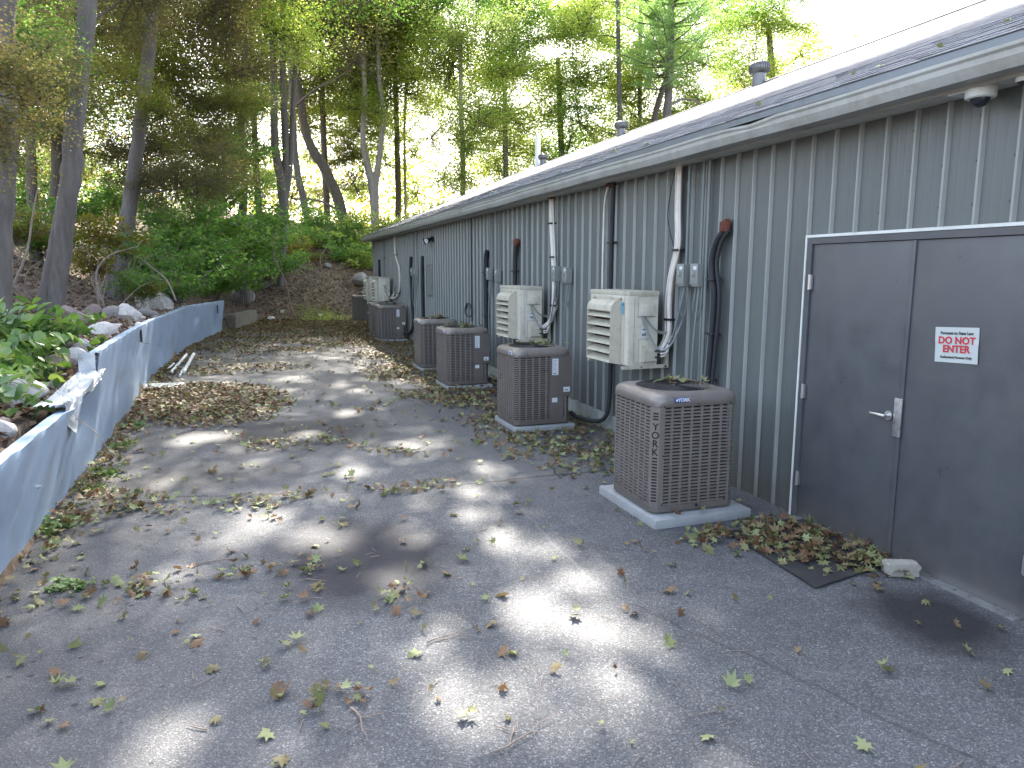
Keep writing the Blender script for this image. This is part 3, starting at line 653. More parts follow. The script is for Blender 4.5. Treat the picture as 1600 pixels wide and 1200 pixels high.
def condenser(kind, loc, label, rz=0):
    t = thing('condenser_unit', label, 'air conditioner', loc, rz, 'taupe air conditioning condensers standing along the wall')
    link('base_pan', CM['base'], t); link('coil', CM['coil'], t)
    link('louvre_grille', CM['louvre'], t, kind='stuff'); link('grille_ribs', CM['rib'], t, kind='stuff')
    c = link('top_cover', CM['cap'], t); link('fan_guard', CM['guard'], c); link('fan', CM['fan'], t)
    if kind == 'A':
        a = HW+.004; k = .045
        b = MB(); b.prism([(-a, -a+k), (-a+k, -a), (-a+k+.045, -a), (-a+k+.045, -a+.01), (-a+k+.004, -a+.012), (-a+.012, -a+k+.004), (-a+.01, -a+k+.03), (-a, -a+k+.03)], 'z', .04, .828)
        p = b.build('corner_post', M['brown'], t)
        # diagonal face centre and basis
        cx = cy = -a+k/2; n_ = Vector((-1, -1, 0)).normalized(); u_ = Vector((1, -1, 0)).normalized()
        F = Matrix(((u_.x, n_.x, 0, cx), (u_.y, n_.y, 0, cy), (0, 0, 1, 0), (0, 0, 0, 1)))
        b = MB()
        def slot(z): b.box(-.021, -.001, z, .021, .0012, z+.0125, T=F)
        for i in range(3): slot(.775-i*.0225)
        for i in range(15): slot(.085+i*.0242)
        b.build('slots', M['dark'], p, kind='stuff')
        for i, ch in enumerate('YORK'):
            me = text_mesh(ch, .078, M['dark'], 'lettering', .0012, .0012)
            o = link('lettering', me, p, Vector((cx, cy, .675-i*.066))+n_*.0012, (math.pi/2, 0, R(-45)))
        # badge on the front lip
        bd = bevbox(-.205, -HW-.016, .862, -.085, -HW-.008, .898, M['blue'], 'badge', c, .002)
        link('lettering', text_mesh('YORK', .038, M['sticker'], 'lettering', .0016), c, (-.130, -HW-.0168, .88), (math.pi/2, 0, 0))
        b = MB(); b.tube([(-.190, -HW-.0158, .88), (-.190, -HW-.0170, .88)], .0095, 16); b.build('emblem', M['sticker'], c)
        b = MB()
        for u, z in ((-.29, .835), (0, .84), (.29, .84), (-.29, .06), (.27, .06), (-.29, .45)): b.tube([(u, -HW-.010, z), (u, -HW-.004, z)], .006, 8)
        b.build('screws', M['black'], t)
        b = MB(); b.tube([(.02, -HW-.012, .03), (.02, -HW+.01, .03)], .014, 8); b.build('drain_plug', M['black'], t)
    else:
        # service panel on the right of the near face, wider above and cut back below
        b = MB(); b.box(.095, -HW-.006, .34, HW+.014, -HW+.03, .832); b.box(.34, -HW+.03, .34, HW+.014, .10, .832)
        p = b.build('service_panel', M['brownd'], t)
        b = MB(); b.box(.095, -HW-.006, .045, .265, -HW+.05, .337); b.box(.255, -HW+.05, .045, .265, .02, .337); b.build('service_panel', M['brownd'], t)
        b = MB(); b.box(.12, -HW-.0075, .60, .20, -HW-.006, .80); b.build('label_plate', M['sticker'], p)
        b = MB()
        for i in range(9): b.box(.128, -HW-.0082, .775-i*.016, .128+.055*(1-(i*7 % 4)*.12), -HW-.0075, .779-i*.016)
        b.box(.135, -HW-.0082, .612, .175, -HW-.0075, .626); b.build('printed_lines', M['cond'], p)
        b = MB(); b.box(.27, -HW-.0075, .385, .355, -HW-.006, .445); b.build('label_plate', M['sticker'], p)
        b = MB(); b.box(.285, -HW-.0082, .40, .33, -HW-.0075, .415); b.build('printed_lines', M['cond'], p)
        b = MB(); b.box(.12, -HW-.0075, .26, .19, -HW-.006, .315); b.build('label_plate', M['sticker'], p)
        bd = bevbox(-HW-.014, -.29, .862, -HW-.006, -.18, .898, M['sticker'], 'badge', c, .002)
        link('lettering', text_mesh('YORK', .034, M['blue'], 'lettering', .0012), c, (-HW-.0148, -.235, .88), (math.pi/2, 0, -math.pi/2))
    return t
UNITS = [('A', 3.172, 5.072, .07, 'nearest taupe condenser on a wide concrete pad by the doors, lettered down its corner'),
         ('B', 3.238, 8.48, .06, 'taupe condenser with white stickers under the second wall unit from the doors'),
         ('B', 3.245, 11.87, .05, 'taupe condenser with white stickers standing before its twin in the middle of the wall'),
         ('B', 3.325, 14.18, .05, 'taupe condenser half hidden behind its twin in the middle of the wall'),
         ('B', 3.49, 20.38, .05, 'dark condenser with a sticker right in front of the far wall units'),
         ('B', 3.53, 21.9, .05, 'dark condenser mostly hidden beneath the far pair of ivory wall units'),
         ('B', 3.78, 28.1, .06, 'farthest condenser standing past the end corner of the building')]
PADL = ['wide flat concrete pad under the nearest condenser', 'square concrete pad with leaves under the second condenser', 'concrete pad under the condenser that stands before its twin', 'leaf-covered pad under the condenser hidden behind its twin', 'pad under the dark condenser in front of the far wall units', 'pad under the condenser below the far ivory wall units', 'pad under the farthest condenser past the building corner']
for i, (k, x, y_, z, lab) in enumerate(UNITS):
    condenser(k, (x, y_, z+.02), lab, R([-1.5, 0, 1, -1, 0, 1, 0][i]))
    if i == 0: px0, py0, px1, py1 = -.41, -.47, .46, .50
    else: px0, py0, px1, py1 = -.37, -.41, .42, .42
    bevbox(px0, py0, -.03, px1, py1, z, M['pad'], 'concrete_pad', None, .01, loc=(x, y_, 0), label=PADL[i], cat='pad', group='concrete pads under the condensers')

# ------------------------------------------------------------------ wall-hung mini split units
def mini_split(loc, label, split=0, logo=True):
    """origin: wall-side bottom near corner at x = -.07 from wall; extends -x (out) and +y (away)"""
    t = thing('wall_condenser', label, 'air conditioner', loc, 0, 'ivory outdoor units hung on the wall')
    D, L_, Hh = .335, .90, .755; x1 = -.165; x0 = x1-D
    bd = bevbox(x0, 0, 0, x1, L_, Hh-.04, M['white'], 'casing', t, .006)
    bevbox(x0-.006, -.006, Hh-.045, x1+.006, L_+.006, Hh, M['whiteg'], 'lid', t, .006)
    b = MB(); 
    for i in range(26): b.box(x0-.004, .09, .03+i*.0255, x0+.001, L_-.05, .036+i*.0255)
    for i in range(12): b.box(x0-.0055, .09+i*.065, .03, x0-.003, .093+i*.065, .69)
    b.build('front_grille', M['whiteg'], t, kind='stuff')
    b = MB(); b.box(x0-.004, .006, .01, x0+.004, .082, Hh-.05); b.build('front_panel', M['white'], t)
    # near end details
    b = MB(); b.box(x0+.10, -.006, .50, x1-.03, .001, .70); b.build('terminal_cover', M['white'], t)
    bevbox(x0+.12, -.030, .505, x1-.07, -.006, .62, M['white'], 'terminal_box', t, .006)
    b = MB(); b.box(x0+.075, -.004, .012, x0+.079, .001, Hh-.06); b.box(x0+.115, -.006, .02, x1-.02, .001, .27); b.build('end_panel', M['white'], t)
    b = MB(); b.prism([(-.006, .03), (-.060, .045), (-.060, .15), (-.03, .21), (-.006, .21)], 'x', x0+.15, x1-.035); b.build('valve_cover', M['whiteg'], t)
    b = MB()
    for z in (.085, .15): b.tube([(x1-.06, -.06, z), (x1-.01, -.07, z+.004), (x1+.0, -.07, z+.004)], .010, 8)
    b.build('valve', M['black'], t)
    b = MB()
    for q, z in ((0, .09), (1, .155), (2, .12)): b.tube([(x1-.005, -.07, z), (x1+.05, -.075-.01*q, z+.01), (x1+.09, -.06-.02*q, z+.06+.02*q), (x1+.12, -.03-.02*q, .30)], .011, 7)
    b.build('pipe_tail', M['wpipe'], t, smooth=50)
    b = MB(); b.box(x0+.10, -.0075, .495, x1-.03, -.0055, .499); b.box(x0+.10, -.0075, .70, x1-.03, -.0055, .703); b.box(x0+.098, -.0075, .495, x0+.101, -.0055, .703); b.box(x0+.113, -.0075, .02, x0+.116, -.0055, .27); b.box(x0+.113, -.0075, .268, x1-.02, -.0055, .271); b.box(x0+.06, -.003, .03, x0+.063, .0, .69); b.build('seams', M['cond'], t)
    b = MB(); b.box(x0+.145, -.0045, .29, x0+.21, .0, .385); b.build('label_plate', M['sticker'], t)
    b = MB(); b.box(x0+.15, -.0055, .30, x0+.20, -.0045, .33); b.box(x0+.15, -.0055, .36, x0+.19, -.0045, .375); b.build('printed_lines', M['cond'], t)
    if logo:
        b = MB(); b.prism([(.095, .52), (.125, .515), (.165, .60), (.16, .635), (.097, .64)], 'x', x0-.0075, x0-.0055); b.build('faded_sticker', M['cyan'], t)
        b = MB(); b.prism([(.11, .595), (.135, .615), (.11, .632)], 'x', x0-.009, x0-.0076); b.build('emblem', M['ink'], t)
    # louvred wind baffle
    yb0, yb1 = .19, .75; bx = x0-.112; zb, zt = -.005, .66
    b = MB(); hood = [(x0-.005, zt), (x0-.04, zt-.003), (x0-.075, zt-.022), (x0-.10, zt-.055), (bx, zt-.11)]
    for yy in (yb0, yb1-.006):
        b.prism([(x0-.005, zb)]+[(x0-.005, zt-.004)]+[(p[0], p[1]-.004) for p in hood[1:]]+[(bx, zb+.02)], 'y', yy, yy+.006)
    hd = hood; inner = [(p[0]+.006, p[1]-.010) for p in hd]
    b.prism(hd+inner[::-1], 'y', yb0-.004, yb1+.004)
    b.box(x0-.012, yb0-.03, zb, x0-.005, yb0+.0, zt+.012); b.box(x0-.012, yb1, zb, x0-.005, yb1+.03, zt+.012); b.box(x0-.012, yb0-.03, zt+.001, x0-.005, yb1+.03, zt+.03)
    bf = b.build('wind_baffle', M['whiteg'], t)
    for i in range(6):
        z = zt-.15-i*.093
        b = MB(); b.prism([(bx-.004, z-.030), (bx-.001, z-.022), (bx+.075, z+.030), (bx+.075, z+.022)], 'y', yb0+.007, yb1-.007); b.build('baffle_blade', M['whiteg'], bf)
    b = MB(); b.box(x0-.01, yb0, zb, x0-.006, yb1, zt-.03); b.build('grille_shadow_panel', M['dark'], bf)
    # control cables looping from the terminal box
    b = MB()
    def loop(a, c, sag, r, out=.05):
        P = []
        for i in range(13):
            u = i/12; P.append((a[0]+(c[0]-a[0])*u, a[1]+(c[1]-a[1])*u-out*math.sin(math.pi*u), a[2]+(c[2]-a[2])*u-sag*math.sin(math.pi*u**.85)))
        b.tube(P, r, 6)
    loop((x0+.15, -.02, .51), (-.03, -.26, .50), .34, .011); b.build('cable', M['cond'], t)
    b = MB(); loop((x0+.175, -.02, .51), (-.03, -.02, .36), .10, .008); b.build('cable', M['cond'], t)
    return t
def bracket(loc, label):
    t = thing('wall_bracket', label, 'bracket', loc, 0, 'steel brackets carrying the wall-hung units')
    for yy in (.0, .80):
        b = MB(); b.box(-.53, yy, -.034, -.0, yy+.035, -.006); b.box(-.53, yy-.003, -.036, .0, yy-.0005, .002); b.build('arm', M['whiteg'], t)
        b = MB(); b.box(-.037, yy-.004, -.03, -.004, yy+.039, .36); b.build('upright', M['whiteg'], t)
        b = MB(); b.tube([(-.04, yy-.004, -.018), (-.04, yy-.012, -.018)], .012, 8); b.tube([(-.32, yy-.0, -.018), (-.32, yy-.008, -.018)], .008, 8); b.build('bolt', M['black'], t)
    b = MB(); b.box(-.033, .0, .30, -.004, .9, .335); b.build('crossbar', M['whiteg'], t)
MS = [(6.50, .985, 'ivory wall-hung unit with louvred baffle above the nearest condenser', True), (9.72, .965, 'ivory wall-hung unit with louvred baffle above the second condenser', False),
      (22.4, .98, 'weathered wall-hung unit, nearer of the pair at the far end', False), (24.3, .98, 'weathered wall-hung unit, farther of the pair at the far end', False)]
BL = ['bracket under the nearest wall-hung unit', 'bracket under the second wall-hung unit', 'bracket under the nearer unit of the far pair', 'bracket under the farther unit of the far pair']
for (yy, z, lab, lg), bl in zip(MS, BL):
    mini_split((X0-.0, yy, z), lab, logo=lg); bracket((X0-.025, yy, z), bl)

# ------------------------------------------------------------------ pipes and boxes on the wall
XW = X0-.05
def pipe_thing(name, label, cat, pts, r, m, clamps=(), foam=None, extra=(), n=10, group=None):
    t = thing(name, label, cat, pts[0], 0, group); o = Vector(pts[0])
    # smooth the path
    P = []
    pp = [Vector(p) for p in pts]
    for i in range(len(pp)-1):
        p0, p1, p2, p3 = pp[max(i-1, 0)], pp[i], pp[i+1], pp[min(i+2, len(pp)-1)]
        for k in range(6):
            u = k/6; P.append(.5*((2*p1)+(p2-p0)*u+(2*p0-5*p1+4*p2-p3)*u*u+(3*p1-p0-3*p2+p3)*u**3))
    P.append(pp[-1]); P = [p-o for p in P]
    b = MB(); b.tube(P, r, n); b.build('pipe', m, t, smooth=50)
    for ex_off, ex_r, ex_m in extra:
        b = MB(); b.tube([p+Vector(ex_off)+Vector((0, .01*math.sin(p.z*3), 0)) for p in P], ex_r, 6); b.build('pipe', ex_m, t, smooth=50)
    for z in clamps:
        q = min(P, key=lambda p: abs(p.z+o.z-z)); b = MB(); b.box(q.x-r-.006, q.y-r-.03, q.z-.011, q.x+r+.02, q.y+r+.03, q.z+.011); b.build('strap', M['black'], t)
    if foam:
        b = bmesh.new(); bmesh.ops.create_icosphere(b, subdivisions=2, radius=1)
        rr = random.Random(int(o.y*100))
        for v in b.verts: v.co = Vector((v.co.x*foam[0], v.co.y*foam[1], v.co.z*foam[2]))*rr.uniform(.75, 1.15)+Vector(foam[3])
        me = bpy.data.meshes.new('foam_seal'); b.to_mesh(me); b.free(); me.materials.append(M['foam']); link('foam_seal', me, t)
    return t
GW = 'white sleeved pipes running down the wall'
pipe_thing('refrigerant_line', 'thick white sleeved pipe curving down from the eave to the nearest wall-hung unit', 'pipe', [(XW, 6.37, 2.96), (XW, 6.37, 2.55), (XW, 6.35, 2.2), (XW, 6.44, 1.9), (XW, 6.48, 1.6), (XW-.01, 6.45, 1.32), (XW-.05, 6.50, 1.16), (XW-.12, 6.56, 1.10)], .028, M['wpipe'], (2.17, 1.45), None, [((.0, .065, 0), .010, M['wpipe']), ((-.02, -.045, -.0), .009, M['wpipe'])], group=GW)
pipe_thing('cable', 'thin dark cable hanging beside the thick white pipe', 'cable', [(XW, 6.46, 2.93), (XW-.02, 6.50, 2.7), (XW-.02, 6.53, 2.45), (XW-.01, 6.42, 2.18)], .005, M['black'])
pipe_thing('refrigerant_line', 'slim white pipe running down beside black insulation behind the nearest wall-hung unit', 'pipe', [(XW, 7.90, 2.95), (XW, 8.0, 2.75), (XW, 8.02, 2.3), (XW, 8.02, 1.7), (XW, 8.0, 1.2)], .012, M['wpipe'], (), (.05, .12, .035, (.02, -.02, -.01)), group=GW)
pipe_thing('insulated_line', 'black insulated line from the eave behind the nearest wall-hung unit down to the second condenser', 'pipe', [(XW, 7.78, 2.95), (XW, 7.80, 2.4), (XW, 7.80, 1.5), (XW, 7.76, .6), (XW-.05, 7.8, .16), (XW-.2, 8.2, .10), (XW-.25, 8.35, .15)], .026, M['insul'], (2.2, 1.1), group='black insulated lines on the wall')
pipe_thing('refrigerant_line', 'white sleeved pipe curving down from the eave to the second wall-hung unit', 'pipe', [(XW, 9.68, 2.96), (XW, 9.66, 2.6), (XW, 9.60, 2.2), (XW, 9.55, 1.8), (XW, 9.56, 1.5), (XW-.02, 9.6, 1.25), (XW-.1, 9.75, 1.12)], .032, M['wpipe'], (2.62, 2.12, 1.45), (.05, .10, .03, (.0, 0, -.0)), [((0, -.06, 0), .010, M['wpipe'])], group=GW)
pipe_thing('refrigerant_line', 'pale pipe bending down to the far pair of wall-hung units', 'pipe', [(XW, 22.0, 2.96), (XW, 21.9, 2.4), (XW, 21.4, 2.0), (XW, 21.4, 1.4), (XW-.04, 21.9, 1.12), (XW-.1, 22.5, 1.1)], .035, M['wpipe'], (2.4, 1.3), group=GW)
pipe_thing('conduit', 'thin grey conduit beside the pale far pipe', 'pipe', [(XW, 24.0, 2.96), (XW, 24.0, 2.0), (XW, 24.0, 1.2)], .014, M['cond'], (2.3,))
GB = 'black insulated lines on the wall'
pipe_thing('insulated_line', 'thick black insulated line leaving a rusty foam seal beside the nearest condenser', 'pipe', [(XW, 5.60, 2.30), (XW-.01, 5.70, 2.2), (XW-.01, 5.76, 2.0), (XW-.01, 5.70, 1.7), (XW-.01, 5.72, 1.2), (XW-.01, 5.74, .8), (XW-.05, 5.70, .3), (XW-.15, 5.55, .2)], .030, M['insul'], (1.85, .95, 1.4), (.045, .075, .075, (0, -.01, .03)), [((0, -.075, 0), .022, M['insul']), ((.0, .05, 0), .010, M['cond'])], group=GB)
pipe_thing('insulated_line', 'short black line with a rusty foam top behind the second wall-hung unit', 'pipe', [(XW, 11.15, 2.36), (XW, 11.2, 2.1), (XW, 11.2, 1.5), (XW, 11.2, .6), (XW-.1, 11.4, .2)], .04, M['insul'], (1.9,), (.05, .09, .07, (0, 0, .03)), group=GB)
pipe_thing('insulated_line', 'tall black line running down behind the twin condensers', 'pipe', [(XW, 12.72, 2.29), (XW, 12.8, 2.1), (XW, 12.8, 1.4), (XW, 12.78, .6), (XW-.1, 12.6, .3)], .045, M['insul'], (1.9, 1.1), group=GB)
pipe_thing('insulated_line', 'slim black line just beyond the pale wall grille', 'pipe', [(XW, 18.2, 2.3), (XW, 18.25, 1.5), (XW, 18.25, .5), (XW-.05, 18.2, .3)], .035, M['insul'], (1.9,), group=GB)
pipe_thing('insulated_line', 'black line next to the far switch boxes', 'pipe', [(XW, 19.6, 2.3), (XW, 19.7, 1.9), (XW, 19.6, 1.2), (XW, 19.5, .5), (XW-.05, 19.7, .25), (XW-.15, 20.0, .2)], .045, M['insul'], (1.9, .9), group=GB)
pipe_thing('insulated_line', 'black line nearest the far corner of the wall', 'pipe', [(XW, 25.0, 2.3), (XW, 25.05, 1.6), (XW, 25.0, .8)], .045, M['insul'], group=GB)
for yy, lab in ((5.42+.28, None),): pass
pipe_thing('conduit', 'grey conduit running full height between the switch boxes and black line', 'pipe', [(XW, 5.86, 2.95), (XW, 5.86, 2.0), (XW, 5.86, 1.0), (XW, 5.88, .3)], .015, M['cond'])
pipe_thing('conduit', 'grey conduit running up the wall among the middle ribs', 'pipe', [(XW, 10.6, 2.95), (XW, 10.6, 1.0), (XW, 10.6, .4)], .016, M['cond'])
pipe_thing('conduit', 'grey conduit with a coiled lead right of the floodlight wall', 'pipe', [(XW, 13.75, 2.95), (XW, 13.75, 2.0), (XW, 13.75, .95)], .013, M['insul'])
t = MB(); t.tube([(XW-.02+.01*math.sin(a*2), 13.9+.16*math.cos(a)*(1+.06*a), 1.17+.14*math.sin(a)) for a in [i*.35 for i in range(40)]], .008, 5)
t.build('coiled_cable', M['insul'], label='small loop of dark cable hanging low in the middle of the wall', cat='cable')
def switch(y_, z, lab, top=2.95, whip=None, sc=1.0):
    t = thing('disconnect_box', lab, 'electrical box', (X0-.03, y_, z), 0, 'grey switch boxes on the wall')
    bevbox(-.085, -.06, -.105, .0, .06, .105, M['box'], 'box', t, .006)
    c = bevbox(-.094, -.064, -.085, -.082, .064, .11, M['box'], 'cover', t, .004)
    b = MB(); b.box(-.097, -.045, .055, -.0945, .005, .085); b.build('label_plate', M['sticker'], c)
    b = MB(); b.box(-.112, -.02, .0, -.094, .02, .04); b.build('latch', M['galv'], c)
    if top:
        b = MB(); b.tube([(-.03, -.01, .10), (-.03, -.01, top-z)], .013, 8); b.tube([(-.03, -.01, .8*(top-z)), (-.03, -.01, .8*(top-z)+.04)], .018, 8); b.build('conduit', M['cond'], t, smooth=50)
    if whip:
        P = []
        for i in range(17):
            u = i/16; P.append((-.04-.03*math.sin(math.pi*u), -.02+whip[0]*u, -.10+(whip[1]-z+.1)*u-whip[2]*math.sin(math.pi*u)))
        b = MB(); b.tube(P, .011, 8); b.tube([(-.04, .03, -.10), (-.05, .06, -.3), (-.04, .0, -.42), (-.04, -.06, -.3), (-.03, -.05, -.1)], .008, 6); b.build('whip', M['cond'], t, smooth=50)
    return t
switch(6.19, 1.90, 'grey switch box just right of the thick white pipe', whip=(.30, 1.22, .22))
switch(5.95, 1.90, 'grey switch box beside the thick black line near the doors', whip=(.05, .35, .0))
switch(9.42, 1.90, 'grey switch box just right of the second white pipe', whip=(.3, 1.2, .25))
switch(9.02, 1.88, 'grey switch box, right-hand one above the second condenser', whip=(.1, .9, .0))
switch(12.5, 1.88, 'small grey switch box beside the tall black line behind the twins', whip=(.0, .5, .0))
switch(12.02, 1.85, 'small grey switch box right of the one behind the twin condensers', whip=(.0, .6, .0))
switch(19.3, 1.90, 'far grey switch box touching the black line', whip=(0, 1., 0))
switch(18.85, 1.86, 'far grey switch box right of its neighbour near the slim line', whip=(0, 1.2, 0))
# floodlight, wall grille, cameras
t = thing('floodlight', 'small twin floodlight high on the wall near the far end', 'lamp', (X0-.03, 17.1, 2.68))
b = MB(); b.box(-.04, -.06, -.06, 0, .06, .06); b.build('bracket', M['black'], t)
for s in (-1, 1):
    b = MB(); b.tube([(-.05, s*.07, 0), (-.12, s*.11, -.03), (-.18, s*.14, -.06)], [.03, .05, .075], 14); b.build('lamp_head', M['black'], t)
    b = MB(); b.tube([(-.181, s*.14, -.061), (-.184, s*.142, -.063)], .066, 14); b.build('lens', M['sticker'], t)
t = thing('wall_grille', 'narrow pale vertical grille in the far half of the wall', 'vent', (X0-.026, 17.5, 1.7))
for i in range(5): b = MB(); b.box(-.006, -.28+i*.125, -.36, 0, -.20+i*.125, .36); b.build('slat', M['box'], t)
b = MB(); b.box(-.002, -.30, -.38, 0.004, .33, .38); b.build('frame', M['wall'], t)
t = thing('security_camera', 'white dome security camera under the eave above the doors', 'camera', (3.86, 3.13, SOF))
n = 28
def circ(r, z): return [(r*math.cos(2*math.pi*k/n), r*math.sin(2*math.pi*k/n), z) for k in range(n)]
b = MB(); b.rings([circ(.075, 0), circ(.078, -.01), circ(.078, -.055), circ(.07, -.062), circ(.05, -.062)], True, True); b.build('housing', M['trim'], t, smooth=40)
b = MB(); b.rings([circ(.05*math.cos(a), -.058-.05*math.sin(a)) for a in [0, .3, .6, .9, 1.2, 1.5]], False, True); b.build('dome', mat('smoked_dome', (.01, .012, .02), .08, spec=.8), t, smooth=40)
b = MB(); b.box(-.06, .05, -.02, .06, .16, 0); b.build('mount', M['trim'], t)
t = thing('sensor', 'small white cylinder sensor under the eave right of the dome camera', 'sensor', (3.84, 2.86, SOF))
b = MB(); b.rings([circ(.05, 0), circ(.05, -.03), circ(.045, -.036)], True, True); b.build('body', M['trim'], t, smooth=40)
b = MB(); b.rings([circ(.045, -.036), circ(.03, -.044)], False, True); b.build('lens', M['black'], t)
# ------------------------------------------------------------------ sheet metal barrier along the bank
def hit(px_, py_, lift=0):
    r = ray(px_, py_).normalized(); t = 2.0
    while t < 140:
        p = Vector((0, 0, CZ))+r*t
        g_ = H(p.x, p.y) if not (p.x > float(xb(p.y))+.02 and p.y < 27) else 0.0
        if p.z <= g_+lift: return Vector((p.x, p.y, g_))
        t += .03
    return None
bar = thing('metal_barrier', 'dented blue-grey sheet metal barrier holding back the rocky bank, torn near its middle', 'barrier', (-1.6, 8.4, 0))
def sheet(y0, y1, ztop, seed, ny, nz=16):
    rr = random.Random(seed); dents = [(rr.uniform(y0, y1), rr.uniform(.1, .8), rr.uniform(.08, .5), rr.uniform(.08, .35), rr.uniform(-.035, .022)) for _ in range(int((y1-y0)*2.2))]
    def P(Y, u):
        zt = ztop(Y); z = .012+u*zt
        xbot = float(xb(Y))+.02; xt = xbot+.14 if Y < 8.4 else xbot+.10
        x = xbot+(xt-xbot)*u**1.3
        for dy, dz, ry, rz, a in dents: x += a*math.exp(-((Y-dy)/ry)**2-((z-dz)/rz)**2)
        x += .010*math.sin(Y*1.7+seed)*math.sin(u*3)
        return x, z
    vs = []; cols = nz+4
    for lay in (0, 1):
        for j in range(ny):
            Y = y0+(y1-y0)*j/(ny-1)
            for i in range(nz): x, z = P(Y, i/(nz-1)); vs.append((x-lay*.004-bar.location.x, Y-bar.location.y, z))
            x, z = P(Y, 1)
            for k, (dx, dz) in enumerate(((-.006, .006), (-.03, .010), (-.085, .008), (-.10, -.03))):
                w = .004*math.sin(Y*9+k)
                vs.append((x+dx+w-bar.location.x, Y-bar.location.y, z+dz+w-lay*.004))
    fs = []; o = ny*cols
    for lay in (0, 1):
        for j in range(ny-1):
            for i in range(cols-1):
                a = lay*o+j*cols+i; fs.append((a, a+1, a+cols+1, a+cols))
    for j in range(ny-1):
        for i in (0, cols-1): a = j*cols+i; fs.append((a, a+cols, o+a+cols, o+a))
    for j in (0, ny-1):
        for i in range(cols-1): a = j*cols+i; fs.append((a, a+1, o+a+1, o+a))
    b = MB(); b.add(vs, fs); return b
sheet(-3, 8.42, lambda Y: .82+.02*max(0,min(1,(7-Y)/2))+.03*math.sin(Y*.8)+(-.05*math.exp(-((Y-7.3)/.5)**2)), 4, 180).build('sheet', M['sheet'], bar, smooth=50)
sheet(8.36, 24.6, lambda Y: 1.10-.006*(Y-8.4)+.02*math.sin(Y*.7)+.0, 9, 190).build('sheet', M['sheet'], bar, smooth=50)
bo = bar.location
b = MB(); xr = float(xb(8.4))
for (xa, xc, za, zc) in ((xr-.045, xr+.11, .68, 1.115),):
    n = 8; vs = []
    for lay in (0, .004):
        for j in range(n):
            for i in range(n): u, v = i/(n-1), j/(n-1); vs.append((xa+(xc-xa)*u-bo.x, 8.345+lay+.012*math.sin(u*6+v*9)-bo.y, za+(zc-za)*v))
    fs = []
    for lay in (0, n*n):
        for j in range(n-1):
            for i in range(n-1): a = lay+j*n+i; fs.append((a, a+1, a+n+1, a+n))
    b.add(vs, fs)
b.build('end_return', M['sheetw'], bar, smooth=50)
# crumpled flap of peeled metal folded over the top edge
def crumple(name, y0, y1, xa, xc, zf, hang, seed):
    rr = random.Random(seed); ny, nx = 34, 24; ph = [(rr.uniform(4, 16), rr.uniform(4, 22), rr.uniform(0, 6), rr.uniform(.008, .02)) for _ in range(7)]
    vs = []
    for lay in (0, .003):
        for j in range(ny):
            Y = y0+(y1-y0)*j/(ny-1); v = j/(ny-1)
            for i in range(nx):
                u = i/(nx-1); s = u*(abs(xc-xa)+hang(v))
                if s < abs(xc-xa): x = xa+s; z = zf(v)
                else: x = xc+.012; z = zf(v)-(s-abs(xc-xa))
                w = sum(a*abs(math.sin(f*v*1.3+g*u+p)) for f, g, p, a in ph)
                vs.append((x+w*.5-bo.x, Y+.03*math.sin(u*9)-bo.y, z+w*.8-.03-lay))
    fs = []
    for lay in (0, ny*nx):
        for j in range(ny-1):
            for i in range(nx-1): a = lay+j*nx+i; fs.append((a, a+1, a+nx+1, a+nx))
    b = MB(); b.add(vs, fs); b.build(name, M['sheetw'], bar, smooth=38)
crumple('torn_flap', 6.65, 8.36, -1.78, -1.575, lambda v: .845-.02*math.sin(v*5)+.05*v, lambda v: .30*math.exp(-((v-.16)/.13)**2)+.07*math.exp(-((v-.7)/.25)**2)+.01, 5)
for (yy, z0, z1) in ((12.3, .86, 1.05), (23.6, .66, .90)):
    b = MB(); xx = float(xb(yy))+.125
    b.box(xx-.02-bo.x, yy-.035-bo.y, z0, xx+.004-bo.x, yy+.035-bo.y, z1); b.build('slot_opening', M['dark'], bar)
for yy, zz in ((5.9, .40), (17.4, .62), (10.2, .95)):
    b = MB(); xx = float(xb(yy))+.08; b.tube([(xx-bo.x-.02, yy-bo.y, zz), (xx+.03-bo.x, yy-bo.y, zz)], .012, 8); b.build('bolt', M['steel'], bar)

# ------------------------------------------------------------------ rocks and rubble
def rock_mesh(seed, cuts=7, sub=3):
    rr = random.Random(seed); b = bmesh.new(); bmesh.ops.create_icosphere(b, subdivisions=sub, radius=1)
    planes = []
    for _ in range(cuts):
        n = Vector((rr.gauss(0, 1), rr.gauss(0, 1), rr.gauss(0, .8))).normalized(); planes.append((n, rr.uniform(.45, .8)))
    for v in b.verts:
        for n, d in planes:
            q = v.co.dot(n)
            if q > d: v.co -= n*(q-d)
        v.co *= 1+rr.uniform(-.02, .02)
    me = bpy.data.meshes.new('rock'); b.to_mesh(me); b.free(); smooth_by(me, 28); return me
def rock(px_, py_, wpx, asp, m, label, seed, name='rock', h=.55, rz=None, cat='rock', group=None, sink=.3, Y=None):
    p = hit(px_, py_) if Y is None else at(px_, py_, Y)
    d = (p-Vector((0, 0, CZ))).length; w = wpx*d/FPX/2
    if p.y < 27 and p.x < 1: p.x = min(p.x, float(xb(p.y))-w-.06); p.z = H(p.x, p.y)
    me = rock_mesh(seed); me.materials.append(M[m])
    rr = random.Random(seed)
    o = link(name, me, None, (p.x, p.y, p.z+w*h*(1-sink)*.6), (rr.uniform(-.3, .3), rr.uniform(-.3, .3), rz if rz is not None else rr.uniform(0, 6)), label, cat, group, scale=(w, w*asp, w*h)); return o
GR = 'rubble heaped on the bank behind the barrier'
